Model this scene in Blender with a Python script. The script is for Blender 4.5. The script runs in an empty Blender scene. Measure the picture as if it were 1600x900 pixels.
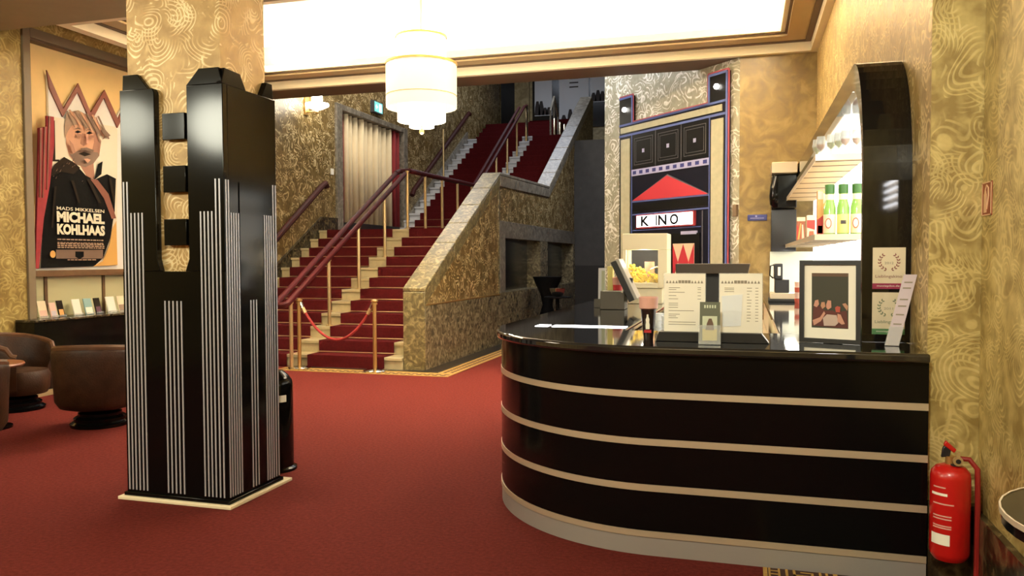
import bpy, bmesh, math, random
from mathutils import Vector, Matrix
random.seed(7)
R = math.radians
SC = bpy.context.scene
COL = SC.collection

# ------------------------------------------------------------------ camera
cam_d = bpy.data.cameras.new('camera')
cam_d.sensor_width = 36.0
cam_d.lens = 36.0 * 1238.0 / 1600.0
cam_d.clip_end = 200
cam = bpy.data.objects.new('camera', cam_d)
COL.objects.link(cam)
_yaw, _pit, _rol = R(16.4), R(2.08), R(0.2)
_f0 = Vector((-math.sin(_yaw), math.cos(_yaw), 0))
_rt = Vector((math.cos(_yaw), math.sin(_yaw), 0))
_up = Vector((0, 0, 1))
_f = _f0 * math.cos(_pit) - _up * math.sin(_pit)
_u = _up * math.cos(_pit) + _f0 * math.sin(_pit)
_r2 = _rt * math.cos(_rol) - _u * math.sin(_rol)
_u2 = _u * math.cos(_rol) + _rt * math.sin(_rol)
_m = Matrix((_r2, _u2, -_f)).transposed().to_4x4()
_m.translation = Vector((0, 0, 1.55))
cam.matrix_world = _m
SC.camera = cam

# ------------------------------------------------------------------ world, exposure
SC.view_settings.view_transform = 'Standard'
SC.view_settings.look = 'None'
SC.view_settings.gamma = 1.0
SC.view_settings.use_curve_mapping = False
SC.view_settings.exposure = 0.6
w = bpy.data.worlds.new('world')
SC.world = w
w.use_nodes = True
w.node_tree.nodes['Background'].inputs[0].default_value = (0.9, 0.85, 0.8, 1)
w.node_tree.nodes['Background'].inputs[1].default_value = 0.02
SC.cycles.max_bounces = 8
SC.cycles.diffuse_bounces = 4
SC.cycles.glossy_bounces = 4
SC.cycles.transmission_bounces = 6
SC.cycles.transparent_max_bounces = 8
SC.cycles.sample_clamp_indirect = 6.0
SC.cycles.caustics_reflective = False
SC.cycles.caustics_refractive = False
SC.cycles.use_denoising = True

WARM = (1.0, 0.90, 0.73)
COOL = (0.80, 0.87, 1.0)

def area(name, loc, rot, sx, sy, power, col=WARM, spread=None):
    d = bpy.data.lights.new(name, 'AREA')
    d.shape = 'RECTANGLE'
    d.size = sx
    d.size_y = sy
    d.energy = power
    d.color = col
    if spread:
        d.spread = spread
    o = bpy.data.objects.new(name, d)
    o.location = loc
    o.rotation_euler = rot
    COL.objects.link(o)
    return o

def point(name, loc, power, col=WARM, rad=0.05):
    d = bpy.data.lights.new(name, 'POINT')
    d.energy = power
    d.color = col
    d.shadow_soft_size = rad
    o = bpy.data.objects.new(name, d)
    o.location = loc
    COL.objects.link(o)
    return o

# cove lights: lie on the cornice ledge and shine up on the recessed ceiling
UP = (math.pi, 0, 0)
area('cove_light', (-3.15, 10.40, 4.42), UP, 6.8, 0.25, 560)
area('cove_light', (-3.15, 7.15, 4.42), UP, 6.8, 0.25, 560)
area('cove_light', (0.60, 8.78, 4.42), UP, 0.25, 2.9, 260)
area('cove_light', (-6.90, 8.78, 4.42), UP, 0.25, 2.9, 260)
# unseen lamps added above the camera: wall fill, and glows mirrored on the pillar
point('foyer_lamp', (-0.4, 0.2, 3.35), 245, (1.0, 0.98, 0.79), 0.22)
point('foyer_lamp', (-6.25, 0.0, 3.22), 150, (1.0, 0.98, 0.78), 0.32)
point('foyer_lamp', (-7.3, 0.3, 3.25), 70, (1.0, 0.98, 0.78), 0.28)
point('foyer_lamp', (-3.4, -0.8, 3.35), 90, (1.0, 0.98, 0.78), 0.22)
area('bay_light', (-6.5, 7.05, 4.32), (R(-68), 0, R(-122) + math.pi), 0.8, 0.2, 60, (1.0, 0.95, 0.76))  # unseen fill tucked above the soffit edge, added to brighten the niche
area('foyer_light', (-5.9, 3.6, 4.08), (0, 0, 0), 1.0, 1.0, 38, (1.0, 0.86, 0.64))  # unseen fill under the left soffit, added to brighten the foyer
# unseen fill lights added over the stairs and in the passage, mostly cool
area('stair_light', (-6.6, 15.2, 6.9), (0, R(12), 0), 1.8, 2.6, 75, (1.0, 0.92, 0.8))
area('upper_light', (-6.0, 21.5, 8.2), (0, 0, 0), 2.5, 3.0, 60, COOL)
area('passage_light', (-2.9, 11.9, 5.2), (R(0), R(-50), R(45)), 1.0, 1.6, 26, (0.93, 0.96, 1.0))
area('passage_light', (-2.6, 16.5, 5.9), (0, 0, 0), 1.2, 2.5, 80, (0.95, 0.96, 1.0))

# ------------------------------------------------------------------ materials
def S(r, g, b):
    def c(v):
        v /= 255.0
        return v / 12.92 if v <= 0.04045 else ((v + 0.055) / 1.055) ** 2.4
    return (c(r), c(g), c(b), 1.0)

def mat(name, col, rough=0.5, metal=0.0, spec=0.5, emit=None, estr=0.0, bump=0.0, bscale=40.0,
        vary=0.0, vscale=6.0, trans=0.0, alpha=1.0, coat=0.0, detail=4.0):
    m = bpy.data.materials.new(name)
    m.use_nodes = True
    nt = m.node_tree
    b = nt.nodes['Principled BSDF']
    b.inputs['Base Color'].default_value = col
    b.inputs['Roughness'].default_value = rough
    b.inputs['Metallic'].default_value = metal
    b.inputs['Specular IOR Level'].default_value = spec
    b.inputs['Transmission Weight'].default_value = trans
    b.inputs['Alpha'].default_value = alpha
    b.inputs['Coat Weight'].default_value = coat
    b.inputs['Coat Roughness'].default_value = 0.06
    if emit:
        b.inputs['Emission Color'].default_value = emit
        b.inputs['Emission Strength'].default_value = estr
    if bump or vary:
        tc = nt.nodes.new('ShaderNodeTexCoord')
    if vary:
        n = nt.nodes.new('ShaderNodeTexNoise')
        n.inputs['Scale'].default_value = vscale
        n.inputs['Detail'].default_value = detail
        nt.links.new(tc.outputs['Object'], n.inputs['Vector'])
        mr = nt.nodes.new('ShaderNodeMapRange')
        mr.inputs[1].default_value = 0.3
        mr.inputs[2].default_value = 0.7
        mr.inputs[3].default_value = 1 - vary
        mr.inputs[4].default_value = 1 + vary
        nt.links.new(n.outputs['Fac'], mr.inputs[0])
        hs = nt.nodes.new('ShaderNodeHueSaturation')
        hs.inputs['Color'].default_value = col
        nt.links.new(mr.outputs[0], hs.inputs['Value'])
        nt.links.new(hs.outputs[0], b.inputs['Base Color'])
    if bump:
        n2 = nt.nodes.new('ShaderNodeTexNoise')
        n2.inputs['Scale'].default_value = bscale
        n2.inputs['Detail'].default_value = 3
        nt.links.new(tc.outputs['Object'], n2.inputs['Vector'])
        bp = nt.nodes.new('ShaderNodeBump')
        bp.inputs['Strength'].default_value = bump
        bp.inputs['Distance'].default_value = 0.02
        nt.links.new(n2.outputs['Fac'], bp.inputs['Height'])
        nt.links.new(bp.outputs[0], b.inputs['Normal'])
    return m

def ramp(nt, stops):
    r = nt.nodes.new('ShaderNodeValToRGB')
    e = r.color_ramp.elements
    e[0].position, e[0].color = stops[0]
    e[1].position, e[1].color = stops[-1]
    for p, c in stops[1:-1]:
        x = e.new(p)
        x.color = c
    return r

def feather(name, dark, mid, light, scale=5.0, freq=50.0, warp=0.25, rough=0.42, amount=0.9, metal=0.12, blot=0.5, fine=0.5):
    """wallpaper of overlapping fans of thin curved strokes (half rings round scattered centres)"""
    m = bpy.data.materials.new(name)
    m.use_nodes = True
    nt = m.node_tree
    N = nt.nodes.new
    L = nt.links.new
    def math_(op, a, b=None, c=None):
        n = N('ShaderNodeMath'); n.operation = op
        for i, v in enumerate((a, b, c)):
            if v is None: continue
            if isinstance(v, (int, float)): n.inputs[i].default_value = v
            else: L(v, n.inputs[i])
        return n.outputs[0]
    def vm(op, a, b=None, scale=None):
        n = N('ShaderNodeVectorMath'); n.operation = op
        L(a, n.inputs[0])
        if b is not None:
            if isinstance(b, tuple): n.inputs[1].default_value = b
            else: L(b, n.inputs[1])
        if scale is not None: n.inputs['Scale'].default_value = scale
        return n
    bs = nt.nodes['Principled BSDF']
    bs.inputs['Roughness'].default_value = rough
    bs.inputs['Metallic'].default_value = metal
    tc = N('ShaderNodeTexCoord').outputs['Object']
    nz = N('ShaderNodeTexNoise'); nz.inputs['Scale'].default_value = scale * 0.5; nz.inputs['Detail'].default_value = 1.5
    L(tc, nz.inputs['Vector'])
    wv = vm('SCALE', vm('SUBTRACT', nz.outputs['Color'], (.5, .5, .5)).outputs[0], scale=warp).outputs[0]
    base = vm('SCALE', vm('ADD', tc, wv).outputs[0], scale=scale).outputs[0]
    lay = None
    for off in ((0.0, 0.0, 0.0), (3.37, 7.71, 5.13), (11.9, 2.3, 8.7)):
        p = vm('ADD', base, off).outputs[0]
        vo = N('ShaderNodeTexVoronoi'); vo.inputs['Scale'].default_value = 1.0
        L(p, vo.inputs['Vector'])
        d = vm('SUBTRACT', p, vo.outputs['Position']).outputs[0]
        rd = vm('SUBTRACT', vo.outputs['Color'], (.5, .5, .5)).outputs[0]
        dn = vm('NORMALIZE', d).outputs[0]
        rn = vm('NORMALIZE', rd).outputs[0]
        dt = vm('DOT_PRODUCT', dn, rn).outputs['Value']
        mask = N('ShaderNodeMapRange'); mask.interpolation_type = 'SMOOTHSTEP'
        mask.inputs[1].default_value = -0.15; mask.inputs[2].default_value = 0.5
        L(dt, mask.inputs[0])
        si = math_('SINE', math_('MULTIPLY', vo.outputs['Distance'], freq))
        st = N('ShaderNodeMapRange'); st.interpolation_type = 'SMOOTHSTEP'
        st.inputs[1].default_value = -0.1; st.inputs[2].default_value = 0.95
        L(si, st.inputs[0])
        v = math_('MULTIPLY', st.outputs[0], mask.outputs[0])
        lay = v if lay is None else math_('MAXIMUM', lay, v)
    n2 = N('ShaderNodeTexNoise'); n2.inputs['Scale'].default_value = scale * 3.2; n2.inputs['Detail'].default_value = 3
    L(tc, n2.inputs['Vector'])
    n3 = N('ShaderNodeTexNoise'); n3.inputs['Scale'].default_value = scale * 0.8; n3.inputs['Detail'].default_value = 2
    L(tc, n3.inputs['Vector'])
    f = math_('MULTIPLY_ADD', lay, amount * 0.5, 0.22)
    f = math_('ADD', f, math_('MULTIPLY_ADD', n2.outputs['Fac'], fine, -0.5 * fine))
    f = math_('ADD', f, math_('MULTIPLY_ADD', n3.outputs['Fac'], blot, -0.5 * blot))
    r = ramp(nt, [(0.08, dark), (0.42, mid), (0.82, light)])
    L(f, r.inputs[0])
    L(r.outputs[0], bs.inputs['Base Color'])
    bp = N('ShaderNodeBump'); bp.inputs['Strength'].default_value = 0.15; bp.inputs['Distance'].default_value = 0.004
    L(lay, bp.inputs['Height'])
    L(bp.outputs[0], bs.inputs['Normal'])
    return m

def veined(name, dark, mid, light, scale=7.0, distort=2.0, rough=0.4, zs=1.0, metal=0.0, lo=0.35, hi=0.68):
    """streaked wallpaper or stone made from one distorted noise"""
    m = bpy.data.materials.new(name)
    m.use_nodes = True
    nt = m.node_tree
    N = nt.nodes.new
    L = nt.links.new
    b = nt.nodes['Principled BSDF']
    b.inputs['Roughness'].default_value = rough
    b.inputs['Metallic'].default_value = metal
    tc = N('ShaderNodeTexCoord')
    mp = N('ShaderNodeMapping'); mp.inputs['Scale'].default_value = (1, 1, zs)
    L(tc.outputs['Object'], mp.inputs['Vector'])
    n = N('ShaderNodeTexNoise'); n.inputs['Scale'].default_value = scale
    n.inputs['Detail'].default_value = 5; n.inputs['Distortion'].default_value = distort
    L(mp.outputs[0], n.inputs['Vector'])
    r = ramp(nt, [(lo, dark), ((lo + hi) / 2, mid), (hi, light)])
    L(n.outputs['Fac'], r.inputs[0])
    L(r.outputs[0], b.inputs['Base Color'])
    bp = N('ShaderNodeBump'); bp.inputs['Strength'].default_value = 0.15; bp.inputs['Distance'].default_value = 0.01
    L(n.outputs['Fac'], bp.inputs['Height'])
    L(bp.outputs[0], b.inputs['Normal'])
    return m

M = {}
M['carpet'] = mat('red_carpet', S(101, 39, 34), 0.95, spec=0.08, bump=0.5, bscale=160, vary=0.24, vscale=45, detail=8)
M['stair_carpet'] = mat('stair_carpet', S(80, 20, 22), 0.95, spec=0.08, bump=0.5, bscale=120, vary=0.15, vscale=30)
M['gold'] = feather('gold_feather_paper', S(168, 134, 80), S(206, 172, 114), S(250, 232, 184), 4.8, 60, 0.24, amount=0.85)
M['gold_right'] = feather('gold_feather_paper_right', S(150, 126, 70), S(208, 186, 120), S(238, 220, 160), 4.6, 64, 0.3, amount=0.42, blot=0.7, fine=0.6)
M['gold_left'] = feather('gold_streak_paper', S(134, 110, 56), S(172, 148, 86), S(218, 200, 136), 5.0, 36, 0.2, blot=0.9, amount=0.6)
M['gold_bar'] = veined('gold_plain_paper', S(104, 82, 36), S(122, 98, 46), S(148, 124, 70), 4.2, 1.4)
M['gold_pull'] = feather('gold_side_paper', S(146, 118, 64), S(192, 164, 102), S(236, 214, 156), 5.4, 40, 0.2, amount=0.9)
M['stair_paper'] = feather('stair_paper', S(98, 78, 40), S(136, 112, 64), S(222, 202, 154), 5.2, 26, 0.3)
M['facade_paper'] = feather('facade_paper', S(150, 146, 124), S(176, 172, 150), S(250, 248, 240), 5.0, 26, 0.35, amount=1.0)
M['cream_paper'] = veined('upper_cream_paper', S(150, 132, 88), S(176, 158, 112), S(196, 178, 134), 5, 1)
M['marble'] = veined('brown_marble', S(84, 76, 58), S(122, 110, 84), S(166, 154, 122), 9, 1.6, rough=0.22)
M['marble_coping'] = veined('coping_marble', S(84, 74, 46), S(112, 100, 66), S(160, 146, 104), 11, 1.4, rough=0.35)
M['dark_marble'] = veined('dark_marble', S(38, 32, 22), S(58, 48, 32), S(104, 90, 62), 7, 2.2, rough=0.2)
M['dark_granite'] = mat('dark_granite', S(46, 38, 32), 0.3, vary=0.3, vscale=60)
M['stone'] = mat('cream_stone', S(206, 190, 148), 0.45, vary=0.08, vscale=12)
M['black'] = mat('black_lacquer', (0.003, 0.003, 0.003, 1), 0.12, spec=0.2, vary=0.1, vscale=3)
M['shelf_black'] = mat('shelf_lacquer', (0.006, 0.005, 0.005, 1), 0.05, spec=0.45)
M['counter_black'] = mat('counter_black', (0.003, 0.003, 0.003, 1), 0.16, spec=0.22)
M['counter_top'] = mat('polished_black_top', (0.012, 0.012, 0.013, 1), 0.05, spec=0.9, coat=0.5)
M['black_matte'] = mat('black_matte', (0.012, 0.011, 0.011, 1), 0.55)
M['black_soft'] = mat('black_plastic', (0.016, 0.016, 0.018, 1), 0.35)
M['void'] = mat('dark_glass', (0.004, 0.004, 0.005, 1), 0.2)
M['steel'] = mat('brushed_steel', S(206, 190, 164), 0.42, 0.55, bump=0.05, bscale=200)
M['steel_grey'] = mat('dull_steel', S(176, 172, 168), 0.45, 0.5, bump=0.05, bscale=200)
M['steel_strip'] = mat('steel_inlay', S(196, 196, 206), 0.4, 0.35)
M['chrome'] = mat('chrome', S(220, 216, 206), 0.12, 1.0)
M['brass'] = mat('brass', S(206, 166, 104), 0.35, 0.8)
M['pale_brass'] = mat('pale_brass', S(220, 194, 144), 0.35, 0.7)
M['cream'] = mat('cream_paint', S(248, 234, 200), 0.6, vary=0.03)
M['cream2'] = mat('cream_lip_paint', S(248, 236, 200), 0.6)
M['tan'] = mat('tan_paint', S(184, 160, 118), 0.6)
M['brown'] = mat('brown_paint', S(96, 74, 52), 0.6, vary=0.05)
M['soffit'] = mat('brown_soffit', S(156, 140, 108), 0.7, vary=0.04)
M['white'] = mat('white_paint', S(246, 240, 226), 0.7)
M['paper'] = mat('white_paper', S(250, 244, 228), 0.7)
M['paper2'] = mat('bluish_paper', S(236, 240, 244), 0.6)
M['print'] = mat('grey_print', S(150, 140, 124), 0.8)
M['print_dark'] = mat('dark_print', S(70, 64, 62), 0.8)
M['niche'] = mat('niche_yellow', S(250, 214, 146), 0.6, vary=0.05, vscale=4)
M['frame_grey'] = mat('niche_frame', S(120, 104, 80), 0.5)
M['panel_green'] = mat('pale_green_glass', S(196, 190, 150), 0.3)
M['wood'] = mat('brown_wood', S(92, 66, 40), 0.45, vary=0.2, vscale=8)
M['wood_red'] = mat('reddish_wood', S(132, 72, 38), 0.35, vary=0.2, vscale=6)
M['dark_red'] = mat('dark_red_velvet', S(136, 34, 40), 0.8, vary=0.12, vscale=9)
M['crown_red'] = mat('crown_red', S(112, 54, 38), 0.5)
M['rail'] = mat('dark_red_rail', S(68, 18, 20), 0.5, spec=0.2, vary=0.1, vscale=5)
M['rail_dark'] = mat('dark_brown_rail', S(66, 30, 24), 0.6, spec=0.2)
M['leather'] = mat('brown_leather', S(54, 32, 18), 0.5, spec=0.3, bump=0.15, bscale=60, vary=0.3, vscale=10)
M['leather_lt'] = mat('worn_leather', S(86, 56, 34), 0.5, spec=0.3, vary=0.2, vscale=10)
M['mirror'] = mat('mirror', S(240, 240, 236), 0.02, 1.0)
M['curtain'] = mat('cream_curtain', S(232, 212, 172), 0.8, vary=0.05, vscale=5)
M['curtain_red'] = mat('red_curtain', S(140, 40, 42), 0.8, vary=0.1, vscale=5)
M['stone_grey'] = veined('grey_stone', S(104, 98, 86), S(130, 122, 108), S(160, 152, 136), 8, 1.5, rough=0.3)
M['shadow_grey'] = mat('corridor_paint', S(78, 76, 74), 0.8, vary=0.1)
M['wainscot'] = mat('dark_wainscot', S(34, 33, 36), 0.5)
M['red'] = mat('extinguisher_red', S(196, 26, 22), 0.3, coat=0.3)
M['red_hose'] = mat('red_hose', S(150, 34, 28), 0.5)
M['rope'] = mat('rope_red', S(150, 40, 38), 0.8, bump=0.4, bscale=90)
M['fac_navy'] = mat('facade_navy', S(16, 17, 30), 0.3, spec=0.2)
M['fac_black'] = mat('facade_black', S(12, 12, 14), 0.3, spec=0.2)
M['fac_blue'] = mat('facade_blue_line', S(80, 94, 152), 0.5)
M['fac_lilac'] = mat('facade_lilac', S(170, 170, 206), 0.5)
M['fac_red'] = mat('facade_red', S(172, 40, 54), 0.5)
M['fac_redline'] = mat('facade_red_line', S(150, 62, 74), 0.5)
M['fac_grey'] = mat('facade_grey_line', S(78, 78, 84), 0.5)
M['fac_stone'] = mat('facade_stone', S(178, 174, 146), 0.6, vary=0.08, vscale=14)
M['fac_cream'] = mat('facade_cream', S(220, 196, 166), 0.6)
M['sign_lit'] = mat('lit_sign', (1, 1, 1, 1), 0.5, emit=(0.97, 0.97, 1.0, 1), estr=1.4)
M['bulb'] = mat('lit_bulb', (1, 1, 1, 1), 0.5, emit=(1.0, 0.97, 0.9, 1), estr=14)
M['sconce_glow'] = mat('sconce_glass', (1, 1, 1, 1), 0.5, emit=(1.0, 0.94, 0.8, 1), estr=9)
M['backlit'] = mat('backlit_panel', (1, 1, 0.97, 1), 0.5, emit=(1.0, 0.97, 0.86, 1), estr=1.9)
M['led'] = mat('led_strip', (1, 1, 1, 1), 0.5, emit=(0.97, 0.95, 1.0, 1), estr=4.5)
M['tube_lit'] = mat('lit_tube', (1, 1, 1, 1), 0.5, emit=(0.97, 0.97, 1.0, 1), estr=16)
M['exit_lit'] = mat('exit_glow', (0.2, 0.5, 0.5, 1), 0.5, emit=S(96, 190, 186), estr=0.75)
M['exit_white'] = mat('exit_symbol', (1, 1, 1, 1), 0.5, emit=S(230, 250, 248), estr=1.2)
M['lamp_big'] = mat('lamp_glass_outer', S(214, 204, 170), 0.4, emit=(1.0, 0.92, 0.70, 1), estr=0.42)
M['lamp_small'] = mat('lamp_glass_inner', S(226, 220, 196), 0.4, emit=(1.0, 0.96, 0.82, 1), estr=0.95)
M['lamp_rim'] = mat('lamp_rim', S(206, 168, 92), 0.35, 0.6)
M['bottle_green'] = mat('green_glass', S(150, 196, 96), 0.12, trans=0.3, spec=0.7)
M['bottle_cap'] = mat('dark_green_cap', S(52, 96, 36), 0.35)
M['label_yellow'] = mat('label_yellow', S(222, 212, 130), 0.6)
M['label_cream'] = mat('label_cream', S(238, 222, 186), 0.6)
M['label_red'] = mat('label_red', S(190, 84, 66), 0.6)
M['pack_red'] = mat('pack_red', S(190, 52, 46), 0.5)
M['pack_orange'] = mat('pack_orange', S(226, 164, 92), 0.5)
M['pack_pink'] = mat('pack_pink', S(232, 190, 172), 0.5)
M['pack_brown'] = mat('pack_brown', S(150, 84, 56), 0.5)
M['glass'] = mat('clear_glass', S(240, 244, 240), 0.03, trans=1.0, spec=0.5)
M['window_glass'] = mat('window_glass', S(235, 238, 236), 0.04, alpha=0.10)
M['wine_glass'] = mat('thin_glass', S(230, 234, 230), 0.05, alpha=0.35)
M['milk_glass'] = mat('milky_glass', S(250, 246, 238), 0.08)  # plain white standing in for the bright ceiling seen in the mirror
M['acrylic'] = mat('clear_acrylic', S(225, 228, 226), 0.06, alpha=0.28)
M['juice'] = mat('drink_amber', S(170, 104, 52), 0.2)
M['juice_g'] = mat('drink_green', S(150, 160, 88), 0.2)
M['machine'] = mat('machine_cream', S(252, 240, 204), 0.4)
M['popcorn'] = mat('popcorn', S(246, 218, 70), 0.8, vary=0.25, vscale=30)
M['dark_brown'] = mat('dark_brown_board', S(58, 44, 28), 0.4)
M['screen_side'] = mat('monitor_bezel', S(176, 170, 160), 0.4)
M['grey_plastic'] = mat('grey_plastic', S(96, 90, 80), 0.5)
M['pink'] = mat('pink_cup', S(226, 172, 156), 0.5)
M['cup_red'] = mat('cup_red', S(196, 50, 52), 0.5)
M['cola'] = mat('cola_dark', S(34, 20, 20), 0.25)
M['leaflet_green'] = mat('leaflet_green', S(86, 90, 66), 0.5)
M['leaflet_sky'] = mat('leaflet_sky', S(196, 204, 176), 0.5)
M['leaflet_yellow'] = mat('leaflet_yellow', S(226, 206, 96), 0.5)
M['skin'] = mat('print_skin', S(196, 146, 116), 0.7)
M['skin_d'] = mat('print_skin_dark', S(150, 104, 82), 0.7)
M['hair'] = mat('print_hair', S(150, 122, 100), 0.7)
M['hair_d'] = mat('print_hair_dark', S(104, 80, 64), 0.7)
M['print_black'] = mat('print_black', S(13, 11, 10), 0.85, spec=0.1)
M['print_brown'] = mat('print_brown', S(36, 28, 21), 0.85, spec=0.1)
M['print_rust'] = mat('print_rust', S(112, 62, 44), 0.6)
M['print_fire'] = mat('print_fire', S(210, 160, 84), 0.6)
M['print_green'] = mat('print_green', S(54, 52, 34), 0.5)
M['print_pink'] = mat('print_pink', S(206, 150, 128), 0.6)
M['print_shirt'] = mat('print_shirt', S(200, 176, 164), 0.6)
M['print_dkred'] = mat('print_dark_red', S(96, 42, 34), 0.6)
M['poster_pale'] = mat('poster_pale', S(240, 228, 204), 0.6)
M['text_cream'] = mat('text_cream', S(240, 228, 200), 0.6)
M['sticker'] = mat('sticker_cream', S(238, 224, 194), 0.5)
M['laurel_red'] = mat('laurel_red', S(140, 70, 66), 0.6)
M['laurel_green'] = mat('laurel_green', S(110, 124, 92), 0.6)
M['bar_magenta'] = mat('bar_magenta', S(160, 48, 84), 0.6)
M['bar_green'] = mat('bar_green', S(90, 142, 92), 0.6)
M['lilac_paper'] = mat('lilac_paper', S(206, 190, 198), 0.6)
M['blue_sign'] = mat('blue_sign', S(40, 44, 108), 0.4)
M['sign_red'] = mat('sign_red', S(148, 70, 44), 0.5)
M['sign_pale'] = mat('sign_pale', S(232, 190, 150), 0.5)
M['rug_gold'] = mat('border_gold', S(176, 138, 72), 0.9, vary=0.2, vscale=60)
M['rug_dark'] = mat('border_dark', S(60, 34, 22), 0.9)
M['teal_print'] = mat('teal_print', S(140, 172, 168), 0.6)
M['plum_print'] = mat('plum_print', S(86, 48, 66), 0.6)
M['tile_white'] = mat('white_tile', S(226, 228, 208), 0.25)
M['oven'] = mat('black_oven', (0.01, 0.01, 0.014, 1), 0.2)
M['sleeve'] = mat('cover_black', (0.004, 0.004, 0.005, 1), 0.8, spec=0.1)

# ------------------------------------------------------------------ mesh helpers
def wloc(o):
    v = Vector((0, 0, 0))
    while o is not None:
        v += o.location
        o = o.parent
    return v

class MB:
    def __init__(s):
        s.v, s.f, s.mi, s.k = [], [], [], 0
    def mat(s, k):
        s.k = k
        return s
    def add(s, vs, fs):
        n = len(s.v)
        s.v += [tuple(p) for p in vs]
        for f in fs:
            s.f.append([i + n for i in f])
            s.mi.append(s.k)
        return s
    def box(s, x0, y0, z0, x1, y1, z1):
        return s.add([(x0, y0, z0), (x1, y0, z0), (x1, y1, z0), (x0, y1, z0), (x0, y0, z1), (x1, y0, z1), (x1, y1, z1), (x0, y1, z1)],
                     [(0, 3, 2, 1), (4, 5, 6, 7), (0, 1, 5, 4), (1, 2, 6, 5), (2, 3, 7, 6), (3, 0, 4, 7)])
    def prism(s, pts, fr, n0, n1):
        """2D polygon (counter-clockwise in u,v) extruded along the frame normal from n0 to n1"""
        a = 0.0
        for i in range(len(pts)):
            x0, y0 = pts[i]; x1, y1 = pts[(i + 1) % len(pts)]
            a += x0 * y1 - x1 * y0
        if a < 0:
            pts = pts[::-1]
        k = len(pts)
        vs = [fr(u, v, n0) for u, v in pts] + [fr(u, v, n1) for u, v in pts]
        fs = [list(range(k, 2 * k)), list(range(k - 1, -1, -1))]
        fs += [(i, (i + 1) % k, k + (i + 1) % k, k + i) for i in range(k)]
        return s.add(vs, fs)
    def rect(s, fr, u0, v0, u1, v1, n0, n1):
        return s.prism([(u0, v0), (u1, v0), (u1, v1), (u0, v1)], fr, n0, n1)
    def lathe(s, prof, c=(0, 0, 0), seg=24, a0=0.0, a1=2 * math.pi, sx=1.0, sy=1.0):
        full = abs(a1 - a0 - 2 * math.pi) < 1e-6
        n = seg if full else seg + 1
        vs = []
        for i in range(n):
            a = a0 + (a1 - a0) * i / seg
            for r, z in prof:
                vs.append((c[0] + r * sx * math.cos(a), c[1] + r * sy * math.sin(a), c[2] + z))
        k = len(prof)
        fs = []
        for i in range(seg):
            j = (i + 1) % n
            for q in range(k - 1):
                fs.append((i * k + q, j * k + q, j * k + q + 1, i * k + q + 1))
        return s.add(vs, fs)
    def cyl(s, c, r, z0, z1, seg=16, r2=None):
        r2 = r if r2 is None else r2
        return s.lathe([(0.0001, z0), (r, z0), (r2, z1), (0.0001, z1)], (c[0], c[1], 0), seg)
    def tube(s, path, r, seg=8):
        path = [Vector(p) for p in path]
        rings = []
        ref = None
        for i, p in enumerate(path):
            t = (path[min(i + 1, len(path) - 1)] - path[max(i - 1, 0)]).normalized()
            if ref is None:
                ref = Vector((0, 0, 1)) if abs(t.z) < 0.9 else Vector((1, 0, 0))
            a = t.cross(ref).normalized()
            bb = t.cross(a).normalized()
            ref = bb * -1 if bb.dot(ref) < 0 else bb
            bb = ref
            a = t.cross(bb).normalized()
            rings.append([p + (a * math.cos(2 * math.pi * q / seg) + bb * math.sin(2 * math.pi * q / seg)) * r for q in range(seg)])
        vs = [v for rg in rings for v in rg]
        fs = []
        for i in range(len(path) - 1):
            for q in range(seg):
                w_ = (q + 1) % seg
                fs.append((i * seg + q, i * seg + w_, (i + 1) * seg + w_, (i + 1) * seg + q))
        fs.append(list(range(seg)))
        fs.append(list(range((len(path) - 1) * seg, len(path) * seg))[::-1])
        return s.add(vs, fs)
    def ball(s, c, r, seg=12, rings=8, sz=1.0):
        prof = [(max(0.0001, r * math.sin(math.pi * i / rings)), -r * sz * math.cos(math.pi * i / rings)) for i in range(rings + 1)]
        return s.lathe(prof, c, seg)
    def build(s, name, mats, parent=None, bevel=0.0, angle=35, smooth=True):
        off = wloc(parent) if parent is not None else Vector((0, 0, 0))
        me = bpy.data.meshes.new(name)
        me.from_pydata([tuple(Vector(p) - off) for p in s.v], [], s.f)
        if not isinstance(mats, (list, tuple)):
            mats = [mats]
        for m_ in mats:
            me.materials.append(m_)
        me.polygons.foreach_set('material_index', s.mi)
        bm = bmesh.new()
        bm.from_mesh(me)
        bmesh.ops.recalc_face_normals(bm, faces=bm.faces)
        bm.to_mesh(me)
        bm.free()
        if smooth:
            me.polygons.foreach_set('use_smooth', [True] * len(me.polygons))
            me.set_sharp_from_angle(angle=R(angle))
        o = bpy.data.objects.new(name, me)
        COL.objects.link(o)
        if parent is not None:
            o.parent = parent
        if bevel:
            b = o.modifiers.new('bevel', 'BEVEL')
            b.width = bevel
            b.segments = 2
            b.limit_method = 'ANGLE'
        return o

def frame(O, U, V):
    O, U, V = Vector(O), Vector(U).normalized(), Vector(V).normalized()
    Nn = U.cross(V)
    def f(u, v, n=0.0):
        return O + U * u + V * v + Nn * n
    f.axes = (O, U, V, Nn)
    return f

def FY(y):   # a plane facing the camera side (-Y); u = X, v = Z
    return frame((0, y, 0), (1, 0, 0), (0, 0, 1))
def FX(x):   # a plane facing +X; u = Y, v = Z
    return frame((x, 0, 0), (0, 1, 0), (0, 0, 1))
def FXn(x):  # a plane facing -X; u = -Y, v = Z
    return frame((x, 0, 0), (0, -1, 0), (0, 0, 1))
def FZ(z):   # facing up; u = X, v = Y
    return frame((0, 0, z), (1, 0, 0), (0, 1, 0))

def rect(u0, v0, u1, v1):
    return [(u0, v0), (u1, v0), (u1, v1), (u0, v1)]

def tag(o, label=None, cat=None, group=None, kind=None):
    if label: o['label'] = label
    if cat: o['category'] = cat
    if group: o['group'] = group
    if kind: o['kind'] = kind
    return o

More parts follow.
